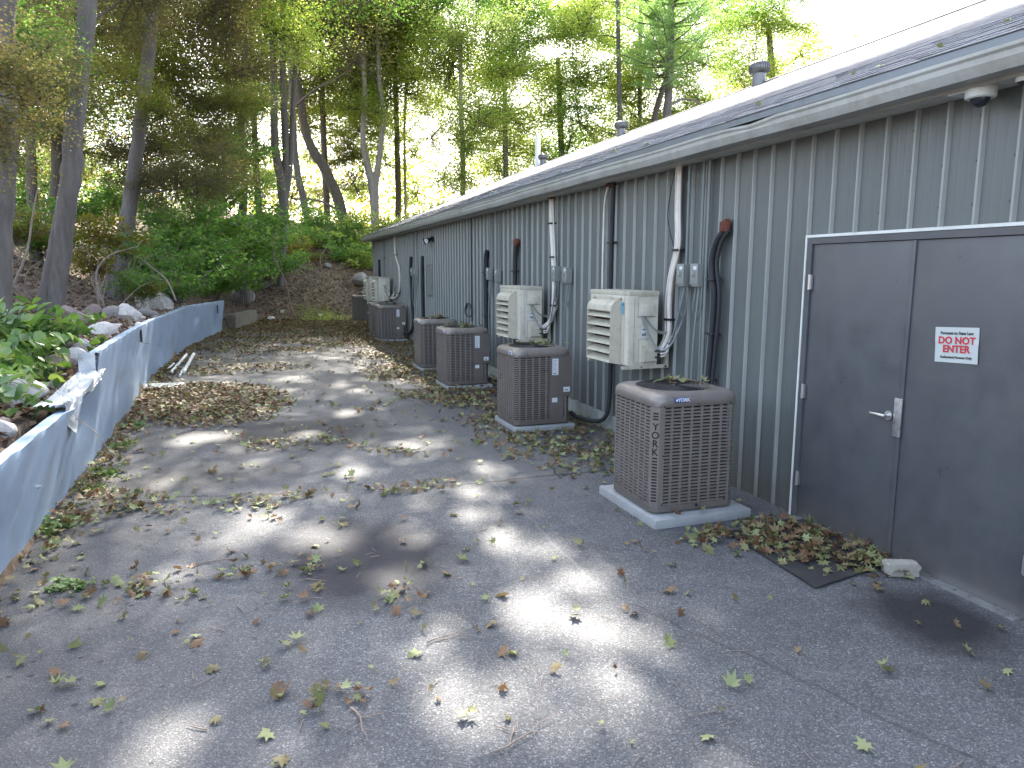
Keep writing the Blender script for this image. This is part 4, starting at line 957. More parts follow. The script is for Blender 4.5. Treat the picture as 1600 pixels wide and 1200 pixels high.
for a in ((18, 690, 66, .8, 'rockw', 'jagged white slab at the left edge of the picture behind the barrier', 1, 'rock', .5, .3),
          (85, 655, 92, .7, 'rockw', 'large jagged white rock beside the torn metal flap', 2, 'rock', .6, .2),
          (135, 600, 60, .5, 'rockp', 'long pinkish white stone just above the torn flap', 3, 'rock', .4, .9),
          (122, 567, 32, .9, 'rockw', 'small white stone at the edge of the vine leaves', 4, 'rock', .9, 0),
          (142, 575, 30, .8, 'rockg', 'grey stone next to the small white stone by the vines', 5, 'rock', 1, 0),
          (148, 552, 46, .6, 'rockw', 'flat white stone leaning behind the end of the tall sheet', 6, 'rock', .5, 0),
          (187, 528, 58, .5, 'rockw', 'long white angular slab lying on the top edge of the barrier', 7, 'rock', .45, .9),
          (118, 505, 50, .8, 'rockp', 'striped pinkish rock between the vines and the double trunk', 8, 'rock', .7, 0),
          (142, 492, 30, .8, 'rockp', 'reddish stone right of the striped rock', 9, 'rock', .7, 0),
          (178, 497, 34, .8, 'rockg', 'square grey stone in the middle of the rubble', 10, 'rock', .7, 0),
          (178, 514, 32, .7, 'rockw', 'low white stone below the square grey stone', 11, 'rock', .35, 0),
          (222, 487, 28, .8, 'rockw', 'rounded cream stone in front of the leaning trunk', 12, 'rock', 1.1, 0),
          (224, 510, 46, .8, 'rockw', 'broad white stone touching the barrier near the first slot', 13, 'rock', .7, 0),
          (246, 497, 34, .8, 'rockg', 'flat grey stone between the cream stone and the white boulder', 14, 'rock', .5, 0),
          (276, 487, 56, .9, 'rockw', 'big white boulder under the grey board', 15, 'rock', 1.0, .4),
          (253, 480, 36, .7, 'rockg', 'brown-grey rock leaning on the left side of the big white boulder', 16, 'rock', .9, 0),
          (306, 432, 44, .8, 'rockg', 'mossy grey boulder behind the grey board', 17, 'rock', 1.5, 0),
          (380, 470, 34, .8, 'rockg', 'grey stone beside the leaning black rod', 18, 'rock', .9, 0),
          (354, 512, 30, .8, 'rockg', 'bluish grey stone between the barrier end and the concrete block', 19, 'rock', .9, 0),
          (567, 446, 32, .8, 'rockg', 'flat-topped grey rock on the leafy slope left of the far wall units', 20, 'rock', .9, 0),
          (572, 460, 18, .8, 'rockw', 'small white rock just below the flat-topped grey rock', 21, 'rock', .7, 0),
          (423, 499, 11, .8, 'rockw', 'white pebble lying on leaves at the foot of the slope', 22, 'rock', .8, 0),
          (441, 489, 7, .8, 'rockw', 'tiny white stone right of the white pebble on the slope', 23, 'rock', .9, 0),
          (500, 494, 9, .8, 'rockw', 'bluish white scrap on the leaves right of the thin sapling', 24, 'rock', .6, 0),
          (512, 418, 12, .8, 'rockg', 'small grey stone under the yellow-green bushes', 25, 'rock', .8, 0),
          (415, 448, 18, .8, 'rockg', 'weathered grey stone at the foot of the green shrubs', 26, 'rock', .8, 0)):
    rock(a[0], a[1], a[2], a[3], a[4], a[5], a[6], a[7], a[8], a[9], group=GR)
# random rubble too small to single out
def rubble():
    b = bmesh.new(); rr = random.Random(8); me0 = [rock_mesh(100+i, 6, 1) for i in range(4)]; B = MB()
    for _ in range(520):
        Y = rr.uniform(6, 24); X = float(xb(Y))-.08-abs(rr.gauss(0, .6)); s = rr.uniform(.015, .06)*rr.choice((1, 1, 1.7)); me = me0[rr.randrange(4)]
        T = Matrix.Translation((X, Y, H(X, Y)+s*.3))@Matrix.Rotation(rr.uniform(0, 6), 4, 'Z')@Matrix.Diagonal((s, s*rr.uniform(.6, 1), s*.6, 1))
        B.add([T@v.co for v in me.vertices], [tuple(p.vertices) for p in me.polygons], rr.choice((0, 0, 1, 2)))
    link('rubble', B.mesh('rubble', [M['rockg'], M['rockp'], M['rockw']]), label='small broken stones scattered on the bank behind the barrier', cat='rubble', kind='stuff')
rubble()
# grey board leaning over the boulder
p = hit(306, 478)
bd = thing('board', 'grey sheet lying tilted over the white boulder at the barrier end, with a black edge', 'board', (p.x, p.y, .98), R(0))
c = bevbox(-.62, -.9, .0, .25, 1.6, .018, M['slate'], 'panel', bd, .004); bevbox(-.60, -.94, -.03, .24, -.902, .012, M['black'], 'edge', bd, .003)
bd.rotation_euler = (R(4), R(12), R(10)); bd.location = (float(xb(20.5))-.45, 20.5, 1.30)
p = hit(372, 516)
kb = thing('concrete_kerb', 'weathered brown concrete kerb piece standing past the barrier end', 'kerb', (p.x-.1, p.y, 0), R(-12))
def rough_box(x0, y0, z0, x1, y1, z1, m, name, parent, seed, j=.012, loc=None, **kw):
    b = bmesh.new(); bmesh.ops.create_cube(b, size=1); rr = random.Random(seed)
    bmesh.ops.subdivide_edges(b, edges=b.edges[:], cuts=5, use_grid_fill=True)
    for v in b.verts: v.co = Vector(((x0+x1)/2+v.co.x*(x1-x0)+rr.uniform(-j, j), (y0+y1)/2+v.co.y*(y1-y0)+rr.uniform(-j, j), (z0+z1)/2+v.co.z*(z1-z0)+rr.uniform(-j, j)))
    me = bpy.data.meshes.new(name); b.to_mesh(me); b.free(); me.materials.append(M[m]); smooth_by(me, 45); return link(name, me, parent, loc, **kw)
rough_box(-.30, 0, -.1, .05, 3.2, .50, 'kerb', 'block', kb, 3, .02)
p = hit(256, 606); rough_box(-.30, -.28, 0, .30, .22, .05, 'pad', 'paving_slab', None, 6, .006, loc=(p.x, p.y, 0), label='broken pale slab lying by the barrier at the edge of the leaf pile', cat='slab')
for i, (xa, ya, xc, yc, r, lab) in enumerate(((268, 585, 292, 557, .03, 'longest white plastic pipe in the bundle at the barrier foot'), (287, 585, 303, 557, .035, 'right-hand white plastic pipe in the bundle at the barrier foot'), (262, 579, 272, 571, .02, 'short white pipe stub left of the bundle by the barrier'), (281, 590, 287, 578, .02, 'short white pipe stub at the near end of the bundle'))):
    A = hit(xa, ya); B_ = hit(xc, yc); b = MB(); d = (B_-A); b.tube([(0, 0, r+.01), tuple(d+Vector((0, 0, r+.02)))], r, 10); b.build('plastic_pipe', M['pvc'], None, smooth=50, loc=(A.x, A.y, .0), label=lab, cat='pipe', group='white plastic pipes by the barrier')
A = at(370, 472, 25.5); b = MB(); b.tube([(0, 0, 0), (.35, .3, .75)], .03, 8); b.build('rod', M['black'], None, loc=(A.x, A.y, A.z-.1), label='black rod sticking up slantwise from the bank past the barrier end', cat='rod')

# ------------------------------------------------------------------ trees
def crown_meshes():
    out = {}
    NB = dict(f=8, g=7)
    for key, nl, ls, seed, flat in (('a', 11000, .10, 1, .85), ('b', 10000, .105, 2, .7), ('c', 7000, .11, 3, .9), ('d', 4500, .12, 4, .8), ('e', 15000, .09, 5, .9), ('f', 1450, .15, 6, .8), ('g', 1100, .15, 7, .8), ('v', 5200, .12, 12, 1), ('w', 9500, .11, 13, 1)):
        rr = random.Random(seed); pts = []; b = MB()
        for i in range(NB.get(key, 15)):
            d = Vector((rr.gauss(0, 1), rr.gauss(0, 1), rr.gauss(.25, .95)*flat)).normalized(); L0 = rr.uniform(1.5, 2.7)
            P = [Vector((0, 0, -.6))]; 
            for k in range(1, 7): P.append(P[-1]+(d+Vector((rr.gauss(0, .22), rr.gauss(0, .22), rr.gauss(.03, .18)))).normalized()*L0/6)
            b.tube(P, [(.045-.006*k)*(.6 if key in NB else 1) for k in range(7)], 5)
            for k in range(2, 7):
                for s in range(3):
                    d2 = (d*.5+Vector((rr.gauss(0, 1), rr.gauss(0, 1), rr.gauss(0, .5)))).normalized(); l2 = rr.uniform(.4, 1.0)
                    Q = [P[k], P[k]+d2*l2*.5+Vector((0, 0, .05)), P[k]+d2*l2]; b.tube(Q, [.014, .009, .004], 3)
                    pts += [Q[1], Q[2], Q[2]+d2*.2]
        pts = np.array([tuple(p) for p in pts]); keep = rng.random(len(pts)) < .85; pts = pts[keep]
        if key in 'vw':
            q = rng.normal(0, 1, (230, 3)); q /= np.linalg.norm(q, axis=1)[:, None]; q *= (rng.random(230)**.42*2.9)[:, None]; q[:, 2] *= .82; q[:, :2] *= 1+.25*np.sin(q[:, 2:3]*2+1); pts = np.concatenate([q, pts[::3]])
        sg = (.21, .14) if key in NB else (.30, .24)
        wts = rng.gamma(1.3 if key in NB else 2.2, 1, len(pts)); idx = rng.choice(len(pts), nl, p=wts/wts.sum())
        P = pts[idx]+rng.normal(0, 1, (nl, 3))*np.array([sg[0], sg[0], sg[1]]); P[:, 2] -= .05
        cr = rng.random(len(pts)); rv = np.clip(cr[idx]*.55+rng.random(nl)*.45, 0, 1)
        sz = ls*rng.uniform(.65, 1.25, nl)
        out[key] = (leaf_mesh('crown', KITE, P, .55, sz, M['l_maple'], rnd=rv), b.mesh('branches', M['barkd'], True))
    # pine tuft crown: whorls of needle sprays
    rr = random.Random(9); b = MB(); pts = []; ns = []
    for w in range(6):
        z = -2.2+w*.85; n = 6
        for k in range(n):
            a = 6.28*k/n+rr.uniform(-.3, .3); L0 = (2.6-.28*w)*rr.uniform(.7, 1.1); d = Vector((math.cos(a), math.sin(a), rr.uniform(.05, .3)))
            P = [Vector((0, 0, z)), d*L0*.5+Vector((0, 0, z)), d*L0+Vector((0, 0, z+.12*L0))]; b.tube(P, [.04, .025, .01], 5)
            for q in range(16):
                u = .35+.65*rr.random(); c = P[0].lerp(P[2], u)+Vector((rr.gauss(0, .22), rr.gauss(0, .22), rr.gauss(.05, .06))); pts.append(tuple(c))
    pts = np.array(pts); idx = rng.integers(0, len(pts), 15000); P = pts[idx]+rng.normal(0, .10, (15000, 3))
    NEED = (np.array([(0,-.5,0),(.06,0,.0),(0,.5,0),(-.06,0,.0)]), [(0,1,2,3)])
    out['p'] = (leaf_mesh('crown', NEED, P, 1.0, .2, M['l_needle']), b.mesh('branches', M['bark'], True))
    return out
CR = crown_meshes()
# holes cut in the unseen canopy along sun rays, placing sun spots (x, y, radius)
GAPS = [(845,1080,.26),(740,1100,.19),(830,955,.20),(925,985,.17),(960,1085,.17),(790,845,.17),(855,852,.17),(672,1045,.15),(700,995,.13),(405,818,.24),(372,838,.17),(480,835,.17),(525,850,.15),(650,695,.19),(692,690,.15),(738,690,.15),(782,692,.13),(772,730,.17),(880,742,.13),(742,800,.15),(740,768,.13),(872,772,.15),(885,797,.15),(530,602,.15),(545,645,.16),(300,685,.22),(352,680,.18),(480,680,.15),(262,1160,.13),(640,830,.13),(548,738,.13),(700,580,.15),(460,590,.2),(520,560,.2),(560,610,.14),(1010,1130,.12),(900,905,.12),(620,905,.13),(420,540,.25),(490,530,.25),(1000,1000,.10)]
GP = []
for gx, gy, gr in GAPS:
    r_ = ray(gx, gy); t_ = -CZ/r_.z; GP.append((r_.x*t_, r_.y*t_, gr*.78))
SDn = np.array(tuple(SD))
def shade_leaves(pos, sc, n, leaf, spread=2.9, size=.15):
    k = 130; q = rng.normal(0, 1, (k, 3)); q /= np.linalg.norm(q, axis=1)[:, None]; q *= (rng.random(k)**.45*spread)[:, None]; q[:, 2] *= .6
    P = (q[rng.integers(0, k, n)]+rng.normal(0, .24, (n, 3)))*sc; Wp = P+np.array(tuple(pos)); ok = np.ones(n, bool)
    for gx, gy, gr in GP:
        rel = Wp-np.array([gx, gy, 0]); al = rel@SDn; dist = np.linalg.norm(rel-al[:, None]*SDn, axis=1); ok &= dist > gr+.05
    return leaf_mesh('crown', KITE, P[ok], .45, size*rng.uniform(.7, 1.2, ok.sum()), M[leaf])
def spline(pts, rad, sub=5):
    pp = [Vector(p) for p in pts]; P = []; Rr = []
    for i in range(len(pp)-1):
        p0, p1, p2, p3 = pp[max(i-1, 0)], pp[i], pp[i+1], pp[min(i+2, len(pp)-1)]
        for k in range(sub):
            u = k/sub; P.append(.5*((2*p1)+(p2-p0)*u+(2*p0-5*p1+4*p2-p3)*u*u+(3*p1-p0-3*p2+p3)*u**3)); Rr.append(rad[i]*(1-u)+rad[i+1]*u)
    return P+[pp[-1]], Rr+[rad[-1]]
class Tree:
    all = []
    def __init__(s, label, Y, stems, m='bark', n=12, top=None, group='trees on the wooded bank', cat='tree', name='tree', seed=0):
        """stems: list of (px, py, width_px) chains at depth Y"""
        s.Y = Y; s.stems = []; s.rr = random.Random(hash(label) % 1000 if False else len(Tree.all)+seed)
        for st in stems:
            P = []; Rd = []
            for q in st:
                p = at(q[0], q[1], Y+(q[3] if len(q) > 3 else 0)); P.append(p); Rd.append(q[2]*p.length/FPX/2)
            s.stems.append((P, Rd))
        base = s.stems[0][0][0]; hz = H(base.x, base.y)
        s.base = Vector((base.x, base.y, min(hz, base.z)))
        s.t = thing(name, label, cat, s.base, 0, group); s.m = m; s.n = n; s.limbs = []
        for i, (P, Rd) in enumerate(s.stems):
            if i == 0 or P[0].z < hz+.6:
                P.insert(0, Vector((P[0].x, P[0].y, min(H(P[0].x, P[0].y)-.15, P[0].z-.1)))); Rd.insert(0, Rd[0]*1.25)
        s.px = stems[0][-1][0]; Tree.all.append(s)
    def top(s): return max((p for P, _ in s.stems for p in P), key=lambda p: p.z)
    def crown(s, pos, scale, key, leaf, rot=None):
        pos = Vector(pos); cm, bm = CR[key]; rot = rot or (s.rr.uniform(-.3, .3), s.rr.uniform(-.3, .3), s.rr.uniform(0, 6.28))
        sc = scale if hasattr(scale, '__len__') else (scale,)*3
        o = link('crown', cm, s.t, pos-s.base, rot, kind=None, scale=sc)
        o.material_slots[0].link = 'OBJECT'; o.material_slots[0].material = M[leaf]
        link('branches', bm, s.t, pos-s.base, rot, scale=sc)
        s.limbs.append((pos, sum(sc)/3))
    def shade(s, pos, sc, n, leaf):
        pos = Vector(pos); link('crown', shade_leaves(pos, sc, n, leaf), s.t, pos-s.base); link('branches', CR['g'][1], s.t, pos-s.base, (0, 0, s.rr.uniform(0, 6.28)), scale=sc*.9); s.limbs.append((pos, sc))
    def finish(s):
        rr = s.rr; b = MB()
        # one leader carrying the trunk up to its highest crown
        for P, Rd in s.stems:
            Q, R_ = spline(P, Rd)
            # knots and slight wobble
            for k in range(2, len(Q)-1): Q[k] = Q[k]+Vector((rr.gauss(0, 1), rr.gauss(0, 1), 0))*R_[k]*.05; R_[k] *= rr.uniform(.97, 1.03)
            b.tube([q-s.base for q in Q], R_, s.n)
        b.build('trunk', M[s.m], s.t, smooth=True)
        nodes = [(p, r) for P, Rd in s.stems for p, r in zip(*spline(P, Rd))][2:]
        tops = [nodes[-1]]
        for pos, sc in sorted(s.limbs, key=lambda q: (q[0]-s.base).length):
            tgt = pos+Vector((0, 0, -.6*sc))
            def cost(nr):
                p = nr[0]; d = (tgt-p).length; return d+max(0, p.z-tgt.z+.15*d)*2.5
            p, r = min(nodes, key=cost); d = tgt-p; r0 = min(r*.7, .02+.007*d.length)+.006
            mid_ = p+d*.5+Vector((rr.gauss(0, .1), rr.gauss(0, .1), rr.uniform(-.08, .12)))*d.length*.6
            Q, R_ = spline([p, p+(mid_-p)*.5+Vector((0, 0, .03*d.length)), mid_, tgt], [r0, r0*.85, r0*.65, max(.02, r0*.4)], 4)
            b2 = MB(); b2.tube([q-s.base for q in Q], R_, 7); b2.build('limb', M[s.m], s.t, smooth=True)
            nodes += list(zip(Q[4:], R_[4:]))
T = {}
def tr(key, *a, **k): T[key] = Tree(*a, **k)
tr('edge', 'grey trunk cut by the left edge of the picture', 11.0, [[(-6, 470, 34), (-2, 350, 30), (8, 200, 26), (4, 80, 24), (10, -60, 22), (20, -300, 14)]])
tr('double', 'thick smooth grey double trunk rising from the bank behind the vines', 13.6, [[(86, 484, 23), (96, 400, 21), (108, 300, 23), (113, 262, 25), (117, 200, 21), (126, 110, 20), (134, 40, 20), (140, -60, 20), (150, -250, 20), (165, -520, 12)], [(68, 478, 15, .0), (81, 400, 13, .03), (94, 330, 12, .05), (104, 272, 11, .05), (112, 225, 9, .05)]], n=18)
tr('lean', 'grey trunk leaning right behind the yellow and green shrubs', 20.0, [[(176, 460, 28), (186, 410, 22), (200, 335, 20), (211, 262, 18), (218, 200, 16), (228, 120, 17), (236, 40, 15), (246, -80, 14), (262, -300, 8)]], n=16)
tr('darkl', 'dark slender trunk with drooping side branches left of the double trunk', 22, [[(52, 350, 13), (50, 280, 12), (45, 190, 10), (40, 100, 9), (38, -40, 7)]], m='barkd')
tr('darkm', 'dark trunk showing close behind the double trunk', 24, [[(88, 350, 16), (90, 240, 14), (92, 140, 13), (96, 30, 11), (100, -80, 8)]], m='barkd')
tr('gr0', 'thin dark trunk left of the clump of stems', 33, [[(405, 340, 10), (401, 270, 9), (397, 190, 8), (393, 90, 7), (390, -60, 5)]], m='barkd')
tr('ivy', 'leaf-clad trunk in the middle of the green shrubs', 30, [[(378, 380, 12), (382, 280, 10), (378, 180, 8), (384, 60, 6)]], m='barkd')
tr('clump', 'clump of three grey stems rising over the centre shrubs', 32, [[(438, 440, 10), (441, 400, 9), (443, 340, 13), (441, 290, 15), (430, 230, 11), (428, 130, 9), (424, 0, 7), (420, -150, 5)], [(443, 320, 12), (447, 250, 11), (443, 150, 9), (442, 30, 7), (445, -150, 5)], [(445, 315, 11), (454, 250, 8), (458, 160, 7), (466, 40, 5)]])
tr('backl', 'grey trunk leaning left behind the yellow-green bushes', 44, [[(485, 370, 10), (474, 310, 10), (463, 260, 9), (457, 170, 8), (452, 60, 7), (450, -120, 5)]])
tr('slant', 'thick brown trunk slanting up to the left over the bushes', 45, [[(540, 360, 17), (528, 310, 15), (510, 268, 15), (495, 245, 14), (480, 215, 12), (470, 160, 11), (462, 80, 9), (455, -60, 7)]], m='barkd')
tr('dk9', 'straight dark trunk crossing behind the slanting one', 48, [[(513, 360, 9), (509, 290, 9), (506, 220, 8), (503, 130, 7), (500, 0, 6)]], m='barkd')
tr('fork', 'pale forked trunk standing against the bright sky', 46, [[(586, 365, 13), (585, 320, 13), (583, 292, 15), (573, 255, 9), (567, 215, 8), (570, 150, 7), (566, 60, 6), (560, -80, 4)], [(584, 298, 13), (590, 265, 9), (595, 225, 8), (599, 180, 7), (592, 120, 6), (590, 20, 4)]], m='barkp')
tr('ivy2', 'slim brown trunk hung with leaves right of the pale forked trunk', 49, [[(622, 360, 9), (622, 290, 9), (620, 200, 8), (617, 110, 7), (615, -20, 5)]], m='barkd')
tr('thin', 'very thin pale trunk next to the leaf-hung slim trunk', 50, [[(634, 355, 4), (633, 280, 4), (632, 200, 3.5), (636, 90, 3)]], m='barkp')
GRT = 'trees beyond the roof'
tr('r1', 'tall pine with bare lower trunk and soft needle tufts above the roof', 38, [[(1036, 260, 13), (1042, 180, 12), (1046, 120, 11), (1048, 60, 10), (1050, -60, 8), (1052, -200, 5)]], group=GRT, name='pine_tree')
tr('r2', 'slim grey trunk left of the pine above the roof', 42, [[(968, 300, 8), (968, 160, 7), (966, 60, 6), (964, -60, 5)]], group=GRT)
tr('r3', 'thin trunk close to the left side of the pine', 45, [[(999, 300, 7), (1000, 120, 6), (1001, 0, 5)]], group=GRT)
tr('r4', 'pale thin trunk in the sunlit crowns left of the roof vents', 42, [[(724, 330, 8), (723, 240, 7), (720, 160, 6), (720, 60, 5)]], m='barkp', group=GRT)
tr('r5', 'dark trunk leaning right just left of the pine base', 40, [[(1016, 260, 10), (1022, 190, 9), (1032, 150, 8), (1046, 110, 6)]], m='barkd', group=GRT)
tr('r6', 'yellow-green maple above the middle of the roof', 46, [[(880, 330, 10), (876, 200, 9), (872, 90, 7)]], group=GRT)
tr('r7', 'broad sunlit maple behind the turbine vent', 50, [[(1205, 300, 10), (1208, 150, 9), (1200, 40, 7)]], group=GRT)
tr('r8', 'bushy green tree above the far half of the roof', 44, [[(790, 340, 9), (790, 240, 8), (788, 120, 6)]], group=GRT)
rz = random.Random(21)
def crowns(keys, xs_, ys_, rpx, leaf, dY=(-2, 4), jit=20, kinds='abcde', skip=0., sc=1.0):
    for x in xs_:
        for y_ in ys_:
            if rz.random() < skip: continue
            px_ = x+rz.uniform(-jit, jit); py_ = y_+rz.uniform(-jit, jit)
            k = min(keys, key=lambda q: abs(T[q].px-px_)+rz.uniform(0, 60)); t = T[k]; Y = t.Y+rz.uniform(*dY)
            p = at(px_, py_, Y); s = rpx*rz.uniform(.85, 1.2)*p.length/FPX/2.6
            t.crown(p, (s*sc, s*sc, s*.85), rz.choice(kinds), rz.choice(leaf))
# in view: left and centre wood
crowns(['darkl', 'darkm', 'edge'], range(-60, 120, 64), (-40, 40, 115), 88, ['l_olive', 'l_olive', 'l_fresh'], (-2, 5), kinds='avwe')
crowns(['darkl', 'darkm'], (5, 55, 105, 145), (170, 225, 270), 48, ['l_fresh', 'l_maple'], (0, 12), 15, 'cvd', .1)
crowns(['lean', 'darkm', 'double'], range(150, 380, 60), (-40, 35, 105), 84, ['l_olive', 'l_olive', 'l_maple'], (1, 8), kinds='wvae')
crowns(['lean'], (215, 260, 305, 345), (165, 220, 270), 58, ['l_olive', 'l_olive', 'l_maple'], (-1, 5), 14, 'awve')
crowns(['lean', 'darkm'], (185, 240, 300), (300,), 44, ['l_maple', 'l_fresh'], (5, 12), 12, 'vc')
crowns(['ivy', 'gr0'], (345, 378), (150, 210, 270), 42, ['l_fresh'], (-1, 1), 10, 'ab')
crowns(['gr0', 'clump', 'backl', 'slant', 'dk9'], range(385, 610, 56), (-40, 25, 90), 78, ['l_maple', 'l_olive', 'l_maple', 'l_lime'], (-2, 5), kinds='wvae')
crowns(['gr0', 'clump', 'backl', 'slant', 'dk9'], range(395, 580, 46), (150, 200), 46, ['l_maple', 'l_maple', 'l_lime'], (0, 8), 16, 'vcdw', .05)
crowns(['backl', 'dk9', 'gr0', 'slant'], (400, 440, 480, 525, 560), (245, 290), 38, ['l_maple', 'l_lime'], (3, 10), 14, 'vdc', .12)
crowns(['fork', 'ivy2'], (560, 600, 640), (-10, 45, 100, 150), 50, ['l_maple', 'l_lime', 'l_lime'], (-1, 3), 14, 'vwc', .05)
crowns(['fork', 'ivy2', 'thin'], (560, 600, 640), (195, 245, 290), 34, ['l_lime', 'l_maple'], (0, 2), 12, 'vd', .2)
# in view: trees beyond the roof
crowns(['thin', 'r4'], (665, 700), (-5, 50, 105, 160, 215, 265), 44, ['l_lime'], (-1, 3), 16, 'vd', .2)
crowns(['r4', 'r8'], (705, 755, 800), (-15, 45, 105, 165), 58, ['l_lime', 'l_lime', 'l_lime', 'l_fresh'], (-2, 3), 18, 'vvwc', .0)
crowns(['r4', 'r8', 'r6'], (730, 780, 830), (215, 260, 300), 42, ['l_lime', 'l_lime'], (-2, 3), 14, 'vwd', .15)
crowns(['r8', 'r6'], (800, 855, 905), (-10, 50, 110, 170, 225), 58, ['l_lime', 'l_lime', 'l_fresh'], (-2, 3), 18, 'vvwc')
crowns(['r2', 'r3', 'r5'], (925, 975, 1015), (-10, 50, 110, 165, 210), 54, ['l_lime'], (0, 5), 16, 'vvwc')
crowns(['r5', 'r1', 'r3'], (1060, 1105), (-10, 50, 105, 150), 52, ['l_lime', 'l_lime', 'l_fresh'], (3, 8), 16, 'vvc')
crowns(['r7'], (1140, 1190, 1240), (-20, 30, 80, 125), 48, ['l_lime', 'l_lime', 'l_fresh'], (-2, 3), 12, 'vvc', .0)
for px_, py_, r in ((1046, 20, 75), (1050, -50, 80), (1030, 85, 50)):
    p = at(px_, py_, 38); T['r1'].crown(p, r*p.length/FPX/2.4, 'p', 'l_needle', (0, 0, px_))
# canopy above the frame that shades the lot
shade = ['double', 'lean', 'clump', 'slant', 'fork', 'ivy2', 'backl', 'edge', 'gr0']
for iy in range(11):
    for ix in range(4):
        ty = -3.0+iy*2.7+rz.uniform(-.6, .6); tx = -4.4+ix*2.5+rz.uniform(-.5, .5)
        z = rz.uniform(12, 18); P = Vector((tx+.308*z, ty+1.151*z, z)); sc = rz.uniform(.95, 1.1); lim = 5.3-2.8*sc
        if P.x-.308*(z-3.8) > lim: P.x = lim+.308*(z-3.8)
        k = min(shade, key=lambda q: (Vector(T[q].top()[:2])-Vector(P[:2])).length)
        T[k].shade(P, sc, 1950 if ty < 12 else 1350, rz.choice(['l_maple', 'l_olive', 'l_fresh']))
for i in range(6):  # narrow unseen crowns added to shade the lower roof courses
    for z in (11.0, 13.0, 15.5):
        yp = -1+i*2.9+rz.uniform(-.4, .4)
        P = Vector((4.2+rz.uniform(-.12, .12)+.308*(z-3.8), yp+1.151*(z-3.8), z)); k = min(shade, key=lambda q: (Vector(T[q].top()[:2])-Vector(P[:2])).length)
        T[k].crown(P, (.42, 1.1, .6), 'e', rz.choice(['l_maple', 'l_fresh']), (0, 0, rz.uniform(-.1, .1)))
for t in Tree.all: t.finish()

# distant wood seen low between the trunks
def far_wood():
    n = 80000; a = rng.uniform(R(-30), R(46), n); d = rng.uniform(52, 84, n); X = d*np.sin(a); Y = d*np.cos(a)
    right = np.clip((a-R(9))/R(6), 0, 1); hz = 3.0+rng.gamma(2.2, 2.6, n)*(1-.2*right)
    c = np.floor(X*.45)+np.floor(Y*.22)*7+np.floor(hz*.6)*13; keep = ((np.sin(c*12.9898)*43758.5453) % 1 < .78) & (rng.random(n) < 1-.35*right) & (hz < 26)
    P = np.stack([X, Y, hz], 1)[keep]
    me = leaf_mesh('distant_wood', KITE, P, .8, rng.uniform(.16, .42, len(P)), M['l_maple'])
    link('distant_wood', me, kind='stuff', label='sunlit distant foliage showing between the trunks beyond the bank', cat='woodland')
far_wood()

# ------------------------------------------------------------------ shrubs
def shrub_meshes():
    out = {}
    for key, nl, ls, seed in (('a', 2600, .115, 1), ('b', 2600, .105, 2), ('c', 1500, .12, 3)):
        rr = random.Random(seed+40); b = MB(); pts = []
        for i in range(13):
            d = Vector((rr.gauss(0, .6), rr.gauss(0, .6), 1)).normalized(); L0 = rr.uniform(1.1, 1.9); P = [Vector((rr.gauss(0, .12), rr.gauss(0, .12), -1.0))]
            for k in range(6): d = (d+Vector((rr.gauss(0, .2), rr.gauss(0, .2), rr.gauss(-.06, .1)))).normalized(); P.append(P[-1]+d*L0/6)
            b.tube(P, [.02-.0027*k for k in range(7)], 4)
            for k in range(2, 7):
                for s in range(3):
                    q = P[k]+Vector((rr.gauss(0, .25), rr.gauss(0, .25), rr.gauss(0, .12))); b.tube([P[k], q], [.005, .002], 3); pts.append(tuple(q)); pts.append(tuple((P[k]+q)/2))
        pts = np.array(pts); idx = rng.integers(0, len(pts), nl); P = pts[idx]+rng.normal(0, 1, (nl, 3))*np.array([.11, .11, .06])
        c = rng.random(len(pts)); rv = np.clip(c[idx]*.5+rng.random(nl)*.5, 0, 1)
        out[key] = (leaf_mesh('foliage', OVATE, P, .5, ls*rng.uniform(.6, 1.2, nl), M['l_fresh'], rnd=rv), b.mesh('stems', M['twig'], True))
    return out
SH = shrub_meshes()
def shrub(px_, py_, Y, rpx, leaf, label, key='a', group='shrubs on the wooded bank', name='shrub'):
    p = at(px_, py_, Y); s = rpx*p.length/FPX; g_ = H(p.x, p.y); rr = random.Random(int(px_*7+py_))
    base = Vector((p.x, p.y, max(g_, p.z-1.0*s))); t = thing(name, label, 'shrub', base, 0, group)
    rot = (0, 0, rr.uniform(0, 6)); sc = (s, s, s*.95)
    o = link('foliage', SH[key][0], t, p-base, rot, scale=sc); o.material_slots[0].link = 'OBJECT'; o.material_slots[0].material = M[leaf]
    link('stems', SH[key][1], t, p-base, rot, scale=sc)
    if (base.z > g_+.05 or p.z-1.0*s > g_) and (p.x < float(xb(p.y))-.4 or p.y > 28):
        b = MB()
        for k in range(4): b.tube([(rr.gauss(0, .12), rr.gauss(0, .12), g_-base.z-.05), (rr.gauss(0, .1), rr.gauss(0, .1), (g_+p.z-.9*s)/2-base.z), (rr.gauss(0, .15), rr.gauss(0, .15), p.z-base.z-.85*s)], .012, 4)
        b.build('main_stem', M['twig'], t)
